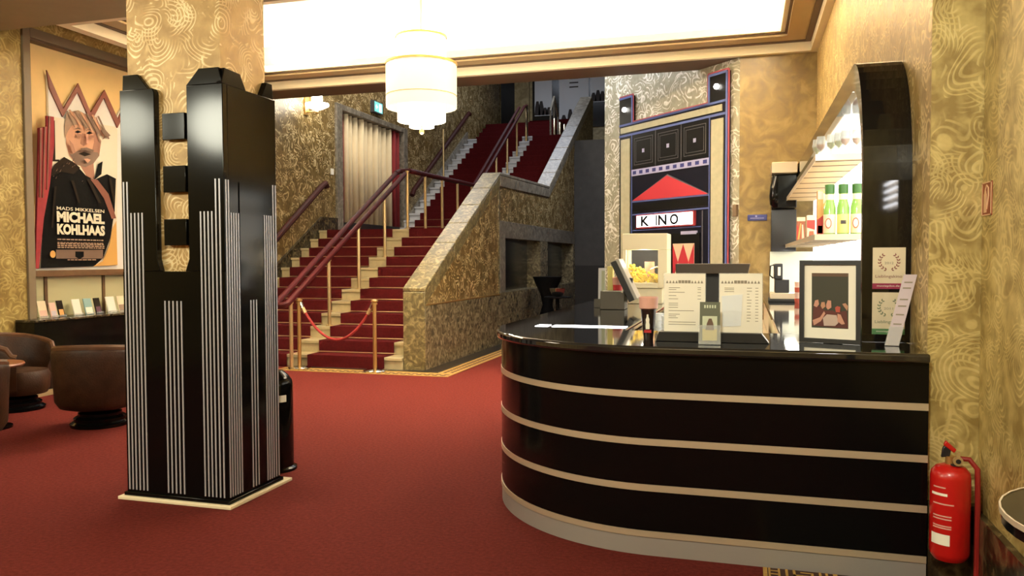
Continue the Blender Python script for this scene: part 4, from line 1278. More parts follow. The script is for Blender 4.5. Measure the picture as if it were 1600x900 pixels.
sx = lambda x: -0.093 + (x - 0.337) / (0.511 - 0.337) * 0.185
sz = lambda z: 0.08 + (z - 1.187) / (1.483 - 1.187) * 0.29
n_ = 0.001
for key, m_ in (('red', 'print_dkred'), ('hand', 'print_pink'), ('faceA', 'print_pink'), ('faceB', 'skin'), ('faceC', 'print_pink'), ('faceD', 'label_red'), ('faceE', 'skin'), ('shirt', 'print_shirt'), ('armR', 'print_pink')):
    MB().prism([(sx(x), sz(z)) for x, z in FRM[key]], fo, n_, n_ + 0.0008).build('photo_figure', M[m_], t)
    n_ += 0.0008
MB().rect(fo, -0.093, 0.352, 0.092, 0.37, 0.001, 0.002).build('photo_edge', M['hair_d'], t)
MB().prism([(-0.05, 0.0), (0.05, 0.0), (0.02, 0.3), (-0.02, 0.3)], frame((0.45, 4.52, tz + 0.001), (math.cos(a_), math.sin(a_), 0), (0, -0.12, 1)), -0.004, 0.0).build('easel_back', M['black_soft'], t)
# stickers on the end of the shelf unit
def sticker(z0, z1, lab, lm, bm2, year):
    f_ = FY(ya)
    t = thing('award_sticker', lab, 'sticker', (0.745, ya, z0), 'award stickers on the black shelf unit')
    u0, u1 = 0.652, 0.812
    MB().rect(f_, u0, z0, u1, z1, 0.0, 0.002).build('sheet', M['sticker'], t)
    MB().rect(f_, u0, z0, u1, z0 + 0.03, 0.002, 0.003).build('colour_bar', M[bm2], t)
    text('moviepilot.de', f_, u0 + 0.022, z0 + 0.009, 0.11, 0.013, M['paper'], t, 0.0034)
    text('Lieblingskino', f_, u0 + 0.014, z0 + 0.055, 0.13, 0.02, M[lm], t, 0.0024)
    text(year, f_, u0 + 0.058, z0 + 0.132, 0.044, 0.012, M['print'], t, 0.0024)
    mb = MB()
    for sgn in (-1, 1):
        for i in range(7):
            a = R(-75 + i * 20)
            c_ = Vector((u0 + 0.08 + sgn * 0.046 * math.cos(a), z0 + 0.145 + 0.044 * math.sin(a)))
            tg = Vector((-sgn * math.sin(a), math.cos(a)))
            for side_ in (1, -1):
                d = (tg + Vector((sgn * math.cos(a), math.sin(a))) * 0.8 * side_).normalized()
                q = Vector((-d.y, d.x))
                pts = [tuple(c_), tuple(c_ + d * 0.007 + q * 0.0035), tuple(c_ + d * 0.015), tuple(c_ + d * 0.007 - q * 0.0035)]
                mb.prism(pts, f_, 0.002, 0.003)
    mb.build('laurel_wreath', M[lm], t)
sticker(1.385, 1.605, 'cream award sticker with red wreath and magenta bar', 'laurel_red', 'bar_magenta', '2012')
sticker(1.143, 1.367, 'cream award sticker with green wreath below the red one', 'laurel_green', 'bar_green', '2011')
# leaning flyer holder
t = thing('flyer_holder', 'tilted clear holder with lilac flyers at the counter end', 'leaflets', (0.75, 4.4, tz))
f_ = frame((0.69, 4.42, tz + 0.002), (0.97, -0.22, 0), (0.245, 0.10, 1))
MB().rect(f_, 0.0, 0.0, 0.062, 0.375, -0.006, 0.0).build('flyers', M['lilac_paper'], t)
mb = MB()
for q in (0.11, 0.16, 0.205, 0.24, 0.3, 0.33):
    mb.rect(f_, 0.012, q, 0.05, q + 0.007, 0.0, 0.001)
mb.build('print', M['print'], t)
mb = MB(); mb.rect(f_, -0.003, -0.0, 0.065, 0.10, 0.004, 0.006); mb.rect(f_, -0.003, -0.0, 0.065, 0.006, -0.012, 0.004)
mb.build('clear_holder', M['acrylic'], t)
# till display behind the menus
t = thing('till_display', 'dark till display with a broad top behind the menu cards', 'till', (-0.22, 6.0, 0.93))
MB().prism([(-0.486, 1.44), (0.02, 1.44), (0.036, 1.512), (-0.49, 1.512)], FY(5.9), -0.25, 0.0).build('hood', M['dark_brown'], t, 0.004)
MB().box(-0.44, 5.98, 0.9305, 0.0, 6.12, 1.439).build('body', M['black_matte'], t, 0.004)
# point of sale terminal on the left wing
t = thing('pos_terminal', 'tilted touch screen till on a grey base at the counter wing', 'till', (-1.1, 7.05, tz))
MB().prism([(-1.24, tz), (-1.02, tz), (-1.02, tz + 0.14), (-1.06, tz + 0.16), (-1.235, tz + 0.165)], FY(6.98), -0.2, 0.0).build('base', M['grey_plastic'], t, 0.006)
MB().tube([(-1.05, 7.08, tz + 0.1), (-0.99, 7.08, tz + 0.22), (-0.98, 7.08, tz + 0.28)], 0.025).build('stand', M['black_soft'], t)
fs2 = frame((-0.93, 6.95, tz + 0.09), (0, 1, 0), (-0.165, 0, 0.345))
MB().rect(fs2, 0.0, 0.0, 0.26, 0.385, 0.002, 0.03).build('screen_bezel', M['screen_side'], t, 0.003)
MB().rect(fs2, 0.0, 0.0, 0.26, 0.385, -0.05, 0.0015).build('screen_body', M['black_soft'], t, 0.004)
# cups and card reader
t = thing('card_stand', 'narrow white card stand at the back edge of the counter wing', 'card', (-1.26, 7.23, tz))
f_ = frame((-1.30, 7.23, tz + 0.001), (1, 0, 0), (0, 0.05, 1))
MB().rect(f_, 0.0, 0.05, 0.065, 0.365, -0.01, 0.0).build('card', M['paper2'], t)
MB().rect(f_, 0.03, 0.08, 0.06, 0.34, 0.0, 0.002).build('print', M['leaflet_sky'], t)
MB().rect(f_, -0.035, 0.0, 0.03, 0.08, -0.05, 0.02).build('base', M['grey_plastic'], t)
t = thing('straw_box', 'narrow yellow box beside the white card stand', 'box', (-1.15, 7.3, tz))
MB().box(-1.225, 7.30, tz, -1.175, 7.37, tz + 0.38).build('box', M['label_yellow'], t, 0.003)
t = thing('paper_cup', 'pink and red paper cup behind the grey till base', 'cup', (-1.12, 7.3, tz))
MB().cyl((-1.13, 7.3), 0.035, tz, tz + 0.21, 14, 0.045).build('cup', M['cup_red'], t)
MB().cyl((-1.13, 7.3), 0.046, tz + 0.2105, tz + 0.28, 14, 0.048).build('rim', M['pink'], t)
# popcorn machine at the end of the wing
py = 8.1
t = thing('popcorn_machine', 'cream popcorn machine with a glass window at the end of the wing', 'popcorn machine', (-0.95, py, tz))
px0, px1, pz0, pz1 = -1.175, -0.735, 1.26, 1.80
MB().box(px0 + 0.05, py - 0.16, tz, px1 - 0.05, py + 0.18, 1.2595).build('base', M['machine'], t, 0.006)
f_ = FY(py - 0.2)
mb = MB()
mb.rect(f_, px0, 1.64, px1, pz1, -0.4, 0.0)
mb.rect(f_, px0, pz0, px0 + 0.035, 1.639, -0.06, 0.0)
mb.rect(f_, px1 - 0.09, pz0, px1, 1.639, -0.4, 0.0)
mb.rect(f_, px0 + 0.0355, pz0, px1 - 0.0905, pz0 + 0.05, -0.4, 0.0)
mb.rect(f_, px0, pz0, px0 + 0.035, 1.639, -0.4, -0.34)
mb.build('housing', M['machine'], t, 0.004)
MB().rect(f_, px0 + 0.036, pz0 + 0.051, px1 - 0.091, 1.638, -0.012, -0.008).build('front_glass', M['window_glass'], t)
MB().tube([(-0.98, py, 1.42), (-0.84, py - 0.1, 1.47)], 0.008).build('scoop', M['chrome'], t)
MB().cyl((-0.93, py), 0.05, 1.37, 1.52, 12).build('kettle', M['pink'], t)
point('popcorn_lamp', (-0.98, py - 0.05, 1.60), 2.5, (1.0, 0.93, 0.78), 0.03)
rr = random.Random(4)
mb = MB()
for i in range(170):
    u = rr.random(); x = px0 + 0.05 + u * 0.29
    h_ = 0.14 * (1 - u) ** 0.7 + 0.03
    mb.ball((x, py - 0.17 + rr.random() * 0.3, pz0 + 0.06 + rr.random() * h_), 0.018, 5, 3)
o = mb.build('popcorn', M['popcorn'], t); o['kind'] = 'stuff'
for i in range(3):
    t2 = thing('cup_stack', ['white paper cup stack nearest the menu cards', 'white paper cup stack in the middle behind the dark cup', 'white paper cup stack beside the light strip'][i], 'cups', (-0.55 + i * 0.06, 5.3 + i * 0.3, 0.9305), 'paper cup stacks on the work surface')
    x, y = -0.44 - i * 0.085, 5.35 + i * 0.28
    for q in range(4):
        MB().cyl((x, y), 0.032, 0.9305 + q * 0.055, 0.9835 + q * 0.055, 12, 0.038).build('cup', M['paper2'], t2)

# ------------------------------------------------------------------ signs on the right
t = thing('blue_sign', 'small dark blue sign with white print on the gold bar wall', 'sign', (0.145, GY, 2.03))
fb_ = FY(GY)
MB().rect(fb_, 0.025, 2.03, 0.262, 2.107, 0.0, 0.012).build('plate', M['blue_sign'], t, 0.003)
mb = MB()
mb.prism([(0.13 + 0.014 * math.cos(a), 2.086 + 0.011 * math.sin(a)) for a in [2 * math.pi * q / 10 for q in range(10)]], fb_, 0.012, 0.014)
mb.rect(fb_, 0.058, 2.058, 0.225, 2.066, 0.012, 0.014)
mb.build('print', M['fac_lilac'], t)
t = thing('extinguisher_sign', 'small brownish red fire extinguisher sign on the right wall', 'sign', (PX, 4.1, 1.74))
fr2 = FXn(PX)
u0, u1, v0, v1 = -4.178, -4.03, 1.742, 1.896
MB().rect(fr2, u0, v0, u1, v1, 0.0, 0.004).build('plate', M['sign_red'], t)
mb = MB()
for (a, b_, c_, d) in ((u0, v0, u1, v0 + 0.006), (u0, v1 - 0.006, u1, v1), (u0, v0, u0 + 0.008, v1), (u1 - 0.008, v0, u1, v1)):
    mb.rect(fr2, a, b_, c_, d, 0.004, 0.006)
mb.build('border', M['sign_pale'], t)
mb = MB()
mb.rect(fr2, u0 + 0.035, v0 + 0.014, u0 + 0.075, v0 + 0.10, 0.004, 0.006)
mb.prism([(u0 + 0.04, v0 + 0.1), (u0 + 0.07, v0 + 0.1), (u0 + 0.062, v0 + 0.118), (u0 + 0.048, v0 + 0.118)], fr2, 0.004, 0.006)
mb.tube([fr2(u0 + 0.06, v0 + 0.118, 0.005), fr2(u0 + 0.08, v0 + 0.138, 0.005), fr2(u0 + 0.105, v0 + 0.125, 0.005), fr2(u0 + 0.11, v0 + 0.09, 0.005), fr2(u0 + 0.085, v0 + 0.03, 0.005)], 0.004, 6)
mb.build('symbol', M['sign_pale'], t)

# ------------------------------------------------------------------ fire extinguisher
ex, ey = 0.912, 4.03
t = thing('fire_extinguisher', 'red fire extinguisher with white labels hung beside the bar counter', 'fire extinguisher', (ex, ey, 0.16))
er = 0.084
MB().lathe([(0.0001, 0.165), (0.066, 0.165), (0.08, 0.185), (er, 0.20), (er, 0.545), (0.08, 0.57), (0.062, 0.592), (0.03, 0.605), (0.0001, 0.605)], (ex, ey, 0), 32).build('cylinder', M['red'], t)
MB().cyl((ex, ey), 0.024, 0.605, 0.64, 14).build('neck', M['brass'], t)
MB().cyl((ex + 0.012, ey - 0.03), 0.02, 0.604, 0.61, 12).build('collar', M['black_soft'], t)
fg = FY(ey - 0.035)
g = MB()
g.prism([(ex + 0.02 + 0.021 * math.cos(a), 0.627 + 0.021 * math.sin(a)) for a in [2 * math.pi * q / 16 for q in range(16)]], fg, 0.0, 0.015)
g.rect(fg, ex + 0.012, 0.645, ex + 0.028, 0.67, 0.0, 0.012)
g.build('pull_ring', M['pale_brass'], t)
MB().prism([(ex + 0.02 + 0.011 * math.cos(a), 0.627 + 0.011 * math.sin(a)) for a in [2 * math.pi * q / 12 for q in range(12)]], fg, 0.015, 0.018).build('gauge', M['black_soft'], t)
MB().prism([(ex - 0.04, 0.632), (ex - 0.005, 0.64), (ex + 0.0, 0.675), (ex - 0.02, 0.70), (ex - 0.035, 0.675)], FY(ey - 0.01), -0.02, 0.0).build('lever', M['black_soft'], t, 0.004)
MB().prism([(ex - 0.032, 0.69), (ex - 0.022, 0.712), (ex + 0.022, 0.672), (ex + 0.012, 0.655)], FY(ey - 0.012), -0.02, 0.0).build('grip', M['red'], t, 0.004)
MB().tube([(ex + 0.02, ey, 0.63), (ex + 0.075, ey - 0.005, 0.63), (ex + 0.105, ey - 0.02, 0.59), (ex + 0.108, ey - 0.02, 0.45), (ex + 0.108, ey - 0.02, 0.10), (ex + 0.112, ey - 0.02, 0.04)], 0.012, 8).build('hose', M['red_hose'], t)
def wrap(z0, z1, a0, a1, m_, name):
    MB().lathe([(er + 0.0006, z0), (er + 0.0006, z1)], (ex, ey, 0), 8, R(a0), R(a1)).build(name, m_, t)
wrap(0.245, 0.295, 198, 258, M['paper'], 'white_label')
wrap(0.47, 0.482, 198, 250, M['paper'], 'label_line')
for (z, a1) in ((0.505, 245), (0.43, 268), (0.375, 262), (0.362, 262), (0.33, 262), (0.32, 262)):
    wrap(z, z + 0.006, 205, a1, M['pink'], 'label_line')
MB().box(ex - 0.03, ey + er * 0.9, 0.40, ex + 0.03, 4.19, 0.48).build('wall_bracket', M['black_soft'], t)

# ------------------------------------------------------------------ mat by the counter
t = thing('floor_mat', 'dark mat with a gold key pattern at the foot of the counter', 'mat', (0.3, 3.6, 0))
MB().box(0.095, 3.0, 0.0005, 0.76, 4.10, 0.008).build('pile', M['rug_dark'], t)
g = MB()
for (a, b_, c_, d) in ((0.095, 3.0, 0.115, 4.10), (0.125, 4.06, 0.17, 4.07), (0.125, 4.02, 0.17, 4.03), (0.12, 3.9, 0.13, 4.1), (0.165, 3.9, 0.175, 4.1),
                       (0.20, 3.9, 0.212, 4.1), (0.235, 4.03, 0.33, 4.042), (0.235, 4.03, 0.247, 4.1), (0.27, 4.07, 0.32, 4.08), (0.318, 4.03, 0.33, 4.08),
                       (0.355, 3.9, 0.367, 4.1), (0.385, 3.9, 0.397, 4.1), (0.42, 3.9, 0.44, 4.1), (0.235, 3.9, 0.33, 3.912), (0.46, 3.9, 0.58, 3.912), (0.46, 4.02, 0.58, 4.032)):
    g.box(a, b_, 0.008, c_, d, 0.0095)
g.build('key_pattern', M['rug_gold'], t)

# ------------------------------------------------------------------ bistro table at the right edge
bx, by = 0.757, 1.70
t = thing('bistro_table', 'round black bistro table with a steel rim at the right edge', 'table', (bx, by, 0))
MB().lathe([(0.0001, 1.03), (0.275, 1.03), (0.275, 1.06), (0.0001, 1.06)], (bx, by, 0), 40).build('top', M['black'], t)
MB().lathe([(0.2755, 1.051), (0.279, 1.051), (0.279, 1.062), (0.2755, 1.062), (0.2755, 1.051)], (bx, by, 0), 40).build('steel_rim', M['steel'], t)
MB().cyl((bx, by), 0.035, 0.03, 1.03, 14).build('column', M['black'], t)
MB().lathe([(0.0001, 0.0), (0.22, 0.0), (0.22, 0.012), (0.05, 0.03), (0.0001, 0.03)], (bx, by, 0), 28).build('base', M['black'], t)

# draped standing table by the stair wall
dx, dy = -3.88, 15.75
t = thing('draped_table', 'standing table in a tight black cover by the stone stair wall', 'table', (dx, dy, 0.012))
MB().lathe([(0.0001, 0.013), (0.30, 0.013), (0.18, 0.35), (0.10, 0.62), (0.15, 0.85), (0.26, 1.08), (0.30, 1.19), (0.0001, 1.20)], (dx, dy, 0), 24).build('cover', M['sleeve'], t)
t = thing('glass_bowl', 'shiny glass bowl on a black table by the stair wall', 'bowl', (-3.35, 15.2, 0.9))
MB().lathe([(0.0001, 0.0), (0.26, 0.0), (0.04, 0.03), (0.035, 0.80), (0.26, 0.82), (0.26, 0.84), (0.0001, 0.84)], (-3.4, 14.6, 0.0), 20).build('stand', M['sleeve'], t)
MB().lathe([(0.03, 0.845), (0.10, 0.86), (0.14, 0.95), (0.15, 1.0), (0.14, 1.0), (0.09, 0.87), (0.0001, 0.86)], (-3.4, 14.6, 0.0), 20).build('bowl', M['chrome'], t)

# ------------------------------------------------------------------ left niche: console, mirror, poster, leaflets
t = thing('wall_console', 'long black console shelf under the poster in the left niche', 'console', (-7.9, 8.7, 0))
MB().box(LX - 0.115, 7.365, 0.845, -7.735, 10.05, 0.872).build('top', M['dark_marble'], t, 0.004)
MB().box(LX + 0.005, 7.09, 0.845, -7.735, 7.362, 0.872).build('top', M['dark_marble'], t, 0.004)
MB().box(LX + 0.005, 7.09, 0.06, -7.75, 10.05, 0.845).build('front', M['black'], t)
MB().box(LX + 0.005, 7.06, 0.0, -7.70, 10.1, 0.058).build('plinth', M['tan'], t)
MB().box(LX - 0.118, 7.365, 1.36, LX - 0.01, 10.05, 1.435).build('rail', M['wood'], t, 0.004)
fn = FX(LX - 0.1)
MB().rect(fn, 7.365, 0.875, 10.05, 1.358, -0.018, 0.0).build('back_glass', M['panel_green'], t)
for y in (7.60, 8.50, 9.40):
    MB().rect(fn, y - 0.02, 0.875, y + 0.02, 1.358, 0.0005, 0.02).build('mullion', M['wood'], t)
BRO = [(7.375, 7.491, 1.079), (7.50, 7.585, 1.053), (7.63, 7.714, 1.074), (7.858, 7.976, 1.078), (8.037, 8.159, 1.078), (8.201, 8.295, 1.078), (8.402, 8.544, 1.085), (8.589, 8.713, 1.085)]
BL = [('beige leaflet at the left end of the console', 'label_cream', 'pack_pink', -7.97), ('lilac and pink leaflet overlapping the beige one', 'pack_pink', 'lilac_paper', -7.93),
      ('dark leaflet with an orange figure on the console', 'print_brown', 'pack_orange', -7.95), ('plain white leaflet on the console', 'paper', 'paper', -7.95),
      ('teal and white leaflet on the console', 'teal_print', 'paper', -7.95), ('dark plum leaflet on the console', 'print_brown', 'plum_print', -7.95),
      ('tilted white leaflet right of the plum one', 'paper', 'paper', -7.95), ('beige leaflet at the right end, partly behind the pillar', 'label_cream', 'hair', -7.95)]
for (y0, y1, z1), (lab, m1, m2, x) in zip(BRO, BL):
    t = thing('leaflet_stack', lab, 'leaflets', (x, (y0 + y1) / 2, 0.8725), 'leaflets on the console')
    f_ = frame((x, 0, 0.8725), (0, 1, 0), (-0.25, 0, 1))
    h_ = z1 - 0.872
    MB().rect(f_, y0, 0.0, y1, h_, -0.012, 0.0).build('cover', M[m1], t)
    MB().rect(f_, y0 + 0.01, 0.01, y1 - 0.01, h_ * 0.45, 0.0, 0.002).build('print', M[m2], t)
    MB().rect(f_, y0, 0.0, y1, 0.02, 0.003, 0.03).build('foot', M['acrylic'], t)
POSTER = {
  'sheet': [(7.498, 1.463), (8.715, 1.483), (8.777, 3.667), (7.707, 3.466), (7.689, 3.156), (7.658, 2.728), (7.59, 2.3), (7.534, 1.914)],
  'hair': [(7.903, 3.064), (7.898, 3.22), (7.932, 3.383), (8.111, 3.446), (8.272, 3.41), (8.427, 3.337), (8.619, 3.209), (8.497, 3.133), (8.531, 3.188), (8.433, 3.173), (8.463, 3.07), (8.382, 3.215), (8.268, 3.246), (8.136, 3.274), (8.005, 3.237), (7.944, 3.156)],
  'face': [(7.936, 3.194), (7.921, 3.003), (7.965, 2.859), (8.071, 2.76), (8.212, 2.743), (8.349, 2.808), (8.447, 2.919), (8.485, 3.114), (8.414, 3.245), (8.229, 3.321), (8.046, 3.275)],
  'beard': [(7.966, 2.883), (8.015, 2.881), (8.086, 2.93), (8.198, 2.977), (8.321, 2.952), (8.427, 2.957), (8.447, 2.919), (8.349, 2.808), (8.212, 2.743), (8.071, 2.76)],
  'eye1': [(8.053, 3.165), (8.103, 3.193), (8.163, 3.182), (8.102, 3.156)],
  'eye2': [(8.235, 3.176), (8.287, 3.209), (8.349, 3.194), (8.286, 3.168)],
  'brow1': [(8.024, 3.192), (8.104, 3.229), (8.175, 3.216), (8.104, 3.209)],
  'brow2': [(8.226, 3.215), (8.309, 3.245), (8.382, 3.223), (8.308, 3.224)],
  'nose': [(8.173, 3.167), (8.224, 3.167), (8.251, 3.041), (8.189, 3.008), (8.139, 3.033)],
  'mouth': [(8.105, 2.9), (8.197, 2.936), (8.31, 2.918), (8.206, 2.88)],
  'shade': [(8.36, 3.212), (8.485, 3.114), (8.447, 2.919), (8.349, 2.808), (8.332, 2.97), (8.367, 3.081)],
  'neck': [(8.121, 2.774), (8.35, 2.832), (8.364, 2.603), (8.239, 2.624)],
  'coat': [(7.519, 1.723), (7.57, 2.23), (7.614, 2.494), (7.645, 2.596), (7.732, 2.721), (7.877, 2.832), (8.032, 2.779), (8.209, 2.637), (8.343, 2.593), (8.56, 2.689), (8.714, 2.645), (8.679, 2.209), (8.591, 1.848), (8.463, 1.586), (8.311, 1.478), (7.498, 1.463)],
  'fur': [(7.653, 2.566), (7.731, 2.714), (7.877, 2.832), (8.032, 2.779), (8.12, 2.725), (8.017, 2.634), (7.843, 2.648)],
  'collar': [(8.343, 2.593), (8.412, 2.807), (8.488, 2.849), (8.462, 2.679)],
  'cloth': [(8.27, 2.603), (8.396, 2.598), (8.575, 2.43), (8.699, 2.116), (8.621, 2.104), (8.496, 2.365), (8.392, 2.482)],
  'fire': [(8.698, 2.082), (8.704, 1.492), (8.29, 1.478), (8.451, 1.544), (8.578, 1.772), (8.616, 1.951)],
  'sword': [(7.719, 3.253), (7.766, 3.261), (7.762, 2.787), (7.819, 2.794), (7.818, 2.77), (7.658, 2.752), (7.659, 2.775), (7.724, 2.783)],
  'block': [(7.72, 1.687), (8.455, 1.695), (8.452, 1.577), (7.717, 1.577)],
  'emblem': [(8.009, 1.666), (8.14, 1.667), (8.138, 1.602), (8.071, 1.569), (8.007, 1.601)],
}
fp2 = FX(-8.094)
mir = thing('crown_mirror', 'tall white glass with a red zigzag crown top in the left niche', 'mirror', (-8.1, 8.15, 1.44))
fm2 = FX(-8.145)
MIR = [(7.46, 1.437), (7.534, 1.914), (7.599, 2.301), (7.667, 2.73), (7.698, 3.157), (7.70, 3.80), (7.892, 3.40), (8.128, 3.745), (8.33, 3.40), (8.56, 3.75), (8.771, 3.45), (8.96, 3.75), (9.16, 3.40), (9.36, 3.75), (9.45, 3.2), (9.6, 1.437)]
MB().prism(MIR, fm2, 0.0, 0.03).build('glass', M['milk_glass'], mir)  # mirror face painted white, imitating its reflection of the ceiling
top_z = [(7.672, 3.85), (7.903, 3.43), (8.141, 3.79), (8.33, 3.455), (8.57, 3.795), (8.79, 3.45), (8.99, 3.79), (9.2, 3.45), (9.40, 3.79)]
low_z = [(7.703, 3.64), (7.89, 3.325), (8.128, 3.68), (8.33, 3.33), (8.556, 3.69), (8.78, 3.33), (8.985, 3.68), (9.2, 3.33), (9.40, 3.66)]
for i in range(8):
    MB().prism([top_z[i], top_z[i + 1], low_z[i + 1], low_z[i]], fm2, 0.031, 0.05).build('crown_rim', M['crown_red'], mir)
po = thing('film_poster', 'large film poster of a grey-haired man in a dark coat', 'poster', (-8.06, 8.1, 1.46))
n_ = [0.0]
def lay(key, m_, d=0.0012, nm='print'):
    o = MB().prism(POSTER[key] if isinstance(key, str) else key, fp2, n_[0], n_[0] + d).build(nm, M[m_], po, smooth=False)
    n_[0] += d
sheet = [(7.498, 1.463), (8.715, 1.483), (8.775, 3.30), (8.74, 3.34), (7.705, 3.30), (7.689, 3.156), (7.658, 2.728), (7.59, 2.3), (7.534, 1.914)]
n_[0] = -0.01
MB().prism(sheet, fp2, -0.012, 0.0).build('sheet', M['poster_pale'], po); n_[0] = 0.0
for key, m_ in (('sword', 'print_brown'), ('neck', 'skin_d'), ('face', 'skin'), ('shade', 'skin_d'), ('beard', 'hair_d'), ('mouth', 'print_brown'), ('nose', 'skin_d'), ('eye1', 'print_black'), ('eye2', 'print_black'),
                ('brow1', 'hair_d'), ('brow2', 'hair_d'), ('hair', 'hair'), ('coat', 'print_black'), ('fur', 'print_brown'), ('collar', 'print_black'), ('cloth', 'print_rust'), ('fire', 'print_fire'), ('block', 'hair_d'), ('emblem', 'print_black')):
    lay(key, m_)
for i in range(6):    # hair strands
    y = 7.95 + i * 0.09
    lay([(y - 0.03, 3.40), (y - 0.01, 3.41), (y + 0.10, 3.22 - 0.01 * i), (y + 0.09, 3.22 - 0.01 * i)], 'skin_d' if i % 2 else 'hair_d', 0.0004)
    lay([(y, 3.42), (y + 0.03, 3.43), (y + 0.20, 3.26 - 0.02 * i), (y + 0.18, 3.25 - 0.02 * i)], 'hair_d' if i % 2 else 'skin', 0.0008)
# fur tufts on the collar and shoulder, folds of the coat, more shading of the face
rr = random.Random(11)
for i in range(34):
    y = 7.68 + rr.random() * 0.46
    z = 2.62 + 0.20 * math.exp(-((y - 7.93) / 0.14) ** 2) - rr.random() * 0.12
    q = 0.02 + 0.03 * rr.random()
    lay([(y, z), (y + 0.016, z + 0.008), (y + 0.01 + q * 0.5, z + q)], ('print_brown', 'hair_d', 'print_black')[i % 3], 0.0004)
for (pts, m_) in (([(7.70, 2.45), (7.73, 2.46), (7.66, 1.95), (7.64, 1.95)], 'print_brown'), ([(7.95, 2.55), (7.99, 2.55), (8.08, 2.28), (8.05, 2.28)], 'print_brown'),
                  ([(8.20, 2.58), (8.25, 2.60), (8.42, 2.30), (8.38, 2.30)], 'print_brown'), ([(8.56, 2.64), (8.60, 2.64), (8.66, 2.35), (8.63, 2.33)], 'print_brown'),
                  ([(7.93, 3.05), (7.99, 3.0), (8.03, 2.90), (7.97, 2.90)], 'skin_d'), ([(8.05, 3.14), (8.16, 3.15), (8.14, 3.12), (8.06, 3.11)], 'skin_d'), ([(8.23, 3.15), (8.35, 3.165), (8.33, 3.13), (8.24, 3.12)], 'skin_d'),
                  ([(8.20, 3.04), (8.235, 3.05), (8.225, 3.16), (8.205, 3.16)], 'print_pink'), ([(8.10, 2.965), (8.20, 2.99), (8.32, 2.97), (8.30, 2.945), (8.20, 2.955), (8.11, 2.94)], 'hair_d'),
                  ([(8.15, 2.84), (8.21, 2.85), (8.26, 2.84), (8.21, 2.79)], 'skin'), ([(8.49, 3.28), (8.60, 3.20), (8.53, 3.16), (8.44, 3.24)], 'hair_d')):
    lay(pts, m_, 0.0004)
lay([(7.645 + 0.04 * math.cos(a), 1.63 + 0.045 * math.sin(a)) for a in [2 * math.pi * q / 14 for q in range(14)]], 'print_fire')
nt_ = n_[0] + 0.001
text('MADS MIKKELSEN', fp2, 7.717, 2.172, 0.745, 0.042, M['text_cream'], po, nt_, bold=0.01)
text('MICHAEL', fp2, 7.715, 2.024, 0.75, 0.133, M['text_cream'], po, nt_, bold=0.055)
text('KOHLHAAS', fp2, 7.715, 1.872, 0.75, 0.133, M['text_cream'], po, nt_, bold=0.055)
mb = MB()
for (z, a, b_, h_) in ((1.805, 7.715, 8.45, 0.016), (1.772, 7.715, 8.45, 0.008), (1.752, 7.715, 8.45, 0.016), (1.728, 7.715, 8.45, 0.016), (1.706, 7.715, 8.45, 0.014), (1.556, 7.86, 8.31, 0.012)):
    rr = random.Random(int(z * 1000))
    y = a
    while y < b_ - 0.02:
        wd = min(0.02 + rr.random() * 0.05, b_ - y)
        mb.rect(fp2, y, z, y + wd, z + h_, nt_ - 0.001, nt_)
        y += wd + 0.012
o = mb.build('small_print', M['hair'], po); o['kind'] = 'stuff'
# red stepped panel at the left of the mirror
rs = thing('stepped_panel', 'dark red stepped and tapering velvet panel left of the poster', 'wall panel', (-8.05, 7.5, 1.44))
fr3 = FX(-8.02)
MB().prism([(7.372, 1.457), (7.422, 1.457), (7.511, 2.066), (7.604, 2.454), (7.65, 2.73), (7.684, 2.95), (7.69, 3.289), (7.583, 3.284), (7.579, 3.154), (7.471, 3.121), (7.451, 2.742)], fr3, -0.03, 0.0).build('panel', M['dark_red'], rs, 0.005)
for (pts) in ([(7.475, 3.12), (7.50, 3.128), (7.46, 2.3), (7.44, 2.3)], [(7.535, 3.14), (7.56, 3.148), (7.50, 2.3), (7.485, 2.3)], [(7.60, 3.28), (7.63, 3.285), (7.56, 2.4), (7.545, 2.4)]):
    MB().prism(pts, fr3, 0.0, 0.012).build('rib', M['crown_red'], rs)

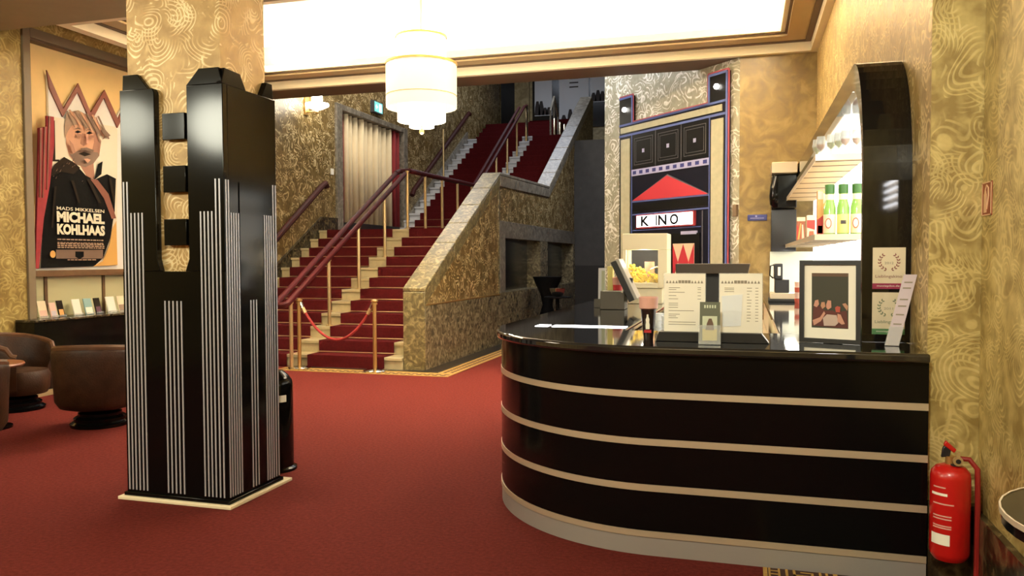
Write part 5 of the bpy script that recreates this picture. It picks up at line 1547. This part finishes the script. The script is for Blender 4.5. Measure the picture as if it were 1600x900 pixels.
# ------------------------------------------------------------------ tub chairs and table
def tub_chair(label):
    t = thing('tub_chair', label, 'chair', (0, 0, 0), 'leather tub chairs in the foyer')
    # local: opening toward +Y, back toward -Y
    a0, a1, seg = R(-90 - 128), R(-90 + 128), 36
    cols = []
    for i in range(seg + 1):
        a = a0 + (a1 - a0) * i / seg
        q = abs(i / seg - 0.5) * 2
        top = 0.75 - 0.13 * q ** 2.2 - (0.06 if q > 0.94 else 0)
        prof = [(0.28, 0.17), (0.36, 0.19), (0.40, 0.25), (0.42, top - 0.10), (0.425, top - 0.03), (0.415, top), (0.385, top + 0.012), (0.355, top), (0.34, top - 0.05), (0.31, 0.42), (0.30, 0.30), (0.28, 0.171)]
        cols.append([(r * math.cos(a), r * math.sin(a), z) for r, z in prof])
    k = len(cols[0])
    mb = MB()
    vs = [p for c in cols for p in c]
    fs = [(i * k + q, (i + 1) * k + q, (i + 1) * k + (q + 1) % k, i * k + (q + 1) % k) for i in range(seg) for q in range(k)]
    fs += [list(range(k)), list(range(seg * k, seg * k + k))]
    mb.add(vs, fs)
    mb.build('shell', M['leather'], t, angle=50)
    # piping roll along the rim
    rim = []
    for i in range(seg + 1):
        a = a0 + (a1 - a0) * i / seg
        q = abs(i / seg - 0.5) * 2
        top = 0.75 - 0.13 * q ** 2.2 - (0.06 if q > 0.94 else 0)
        rim.append((0.388 * math.cos(a), 0.388 * math.sin(a), top + 0.012))
    MB().tube(rim, 0.032, 8).build('rim_roll', M['leather_lt'], t)
    MB().lathe([(0.0001, 0.17), (0.27, 0.17), (0.295, 0.22), (0.305, 0.36), (0.28, 0.41), (0.15, 0.43), (0.0001, 0.43)], (0, 0.03, 0), 30).build('seat_cushion', M['leather'], t)
    b = MB().lathe([(0.0001, 0.0), (0.27, 0.0), (0.275, 0.03), (0.25, 0.045), (0.235, 0.05), (0.24, 0.08), (0.215, 0.095), (0.20, 0.10), (0.20, 0.125), (0.17, 0.14), (0.15, 0.169), (0.0001, 0.169)], (0, 0, 0), 32)
    b.build('stepped_base', M['black'], t)
    return t
ch0 = tub_chair('brown leather tub chair seen from behind, next to the pillar')
spots = [(-5.85, 6.05, R(25), None),
         (-7.3, 6.45, R(-80), 'brown tub chair turned to the round table by the gold wall'),
         (-6.15, 7.3, R(165), 'brown tub chair behind the one seen from behind'),
         (-6.0, 4.71, R(60), 'brown tub chair cut off by the left edge of the photo')]
for i, (x, y, a, lab) in enumerate(spots):
    c = ch0 if i == 0 else copy_tree(ch0)
    c.location = (x, y, 0)
    c.rotation_euler = (0, 0, a)
    c.scale = (0.94, 0.94, 1.0)
    if lab:
        c['label'] = lab
tx, ty = -6.72, 5.62
t = thing('side_table', 'small round reddish wood table between the tub chairs', 'table', (tx, ty, 0))
MB().lathe([(0.0001, 0.575), (0.30, 0.575), (0.31, 0.59), (0.30, 0.605), (0.0001, 0.605)], (tx, ty, 0), 32).build('top', M['wood_red'], t)
MB().cyl((tx, ty), 0.06, 0.03, 0.575, 16).build('column', M['black'], t)
MB().lathe([(0.0001, 0.0), (0.20, 0.0), (0.20, 0.02), (0.07, 0.05), (0.0001, 0.05)], (tx, ty, 0), 24).build('base', M['black'], t)

# wall lamp with four tubes on the right foyer wall, outside the picture but mirrored in the shelf unit's end
t = thing('wall_lamp', 'wall lamp of four short glowing tubes on the right foyer wall', 'lamp', (PX, 2.98, 2.02))
MB().box(PX - 0.01, 2.46, 1.90, PX - 0.0005, 3.02, 2.15).build('back_plate', M['steel'], t)
for z in (1.94, 2.0, 2.055, 2.11):
    MB().tube([(PX - 0.03, 2.50, z), (PX - 0.03, 2.98, z)], 0.011, 8).build('tube', M['tube_lit'], t)
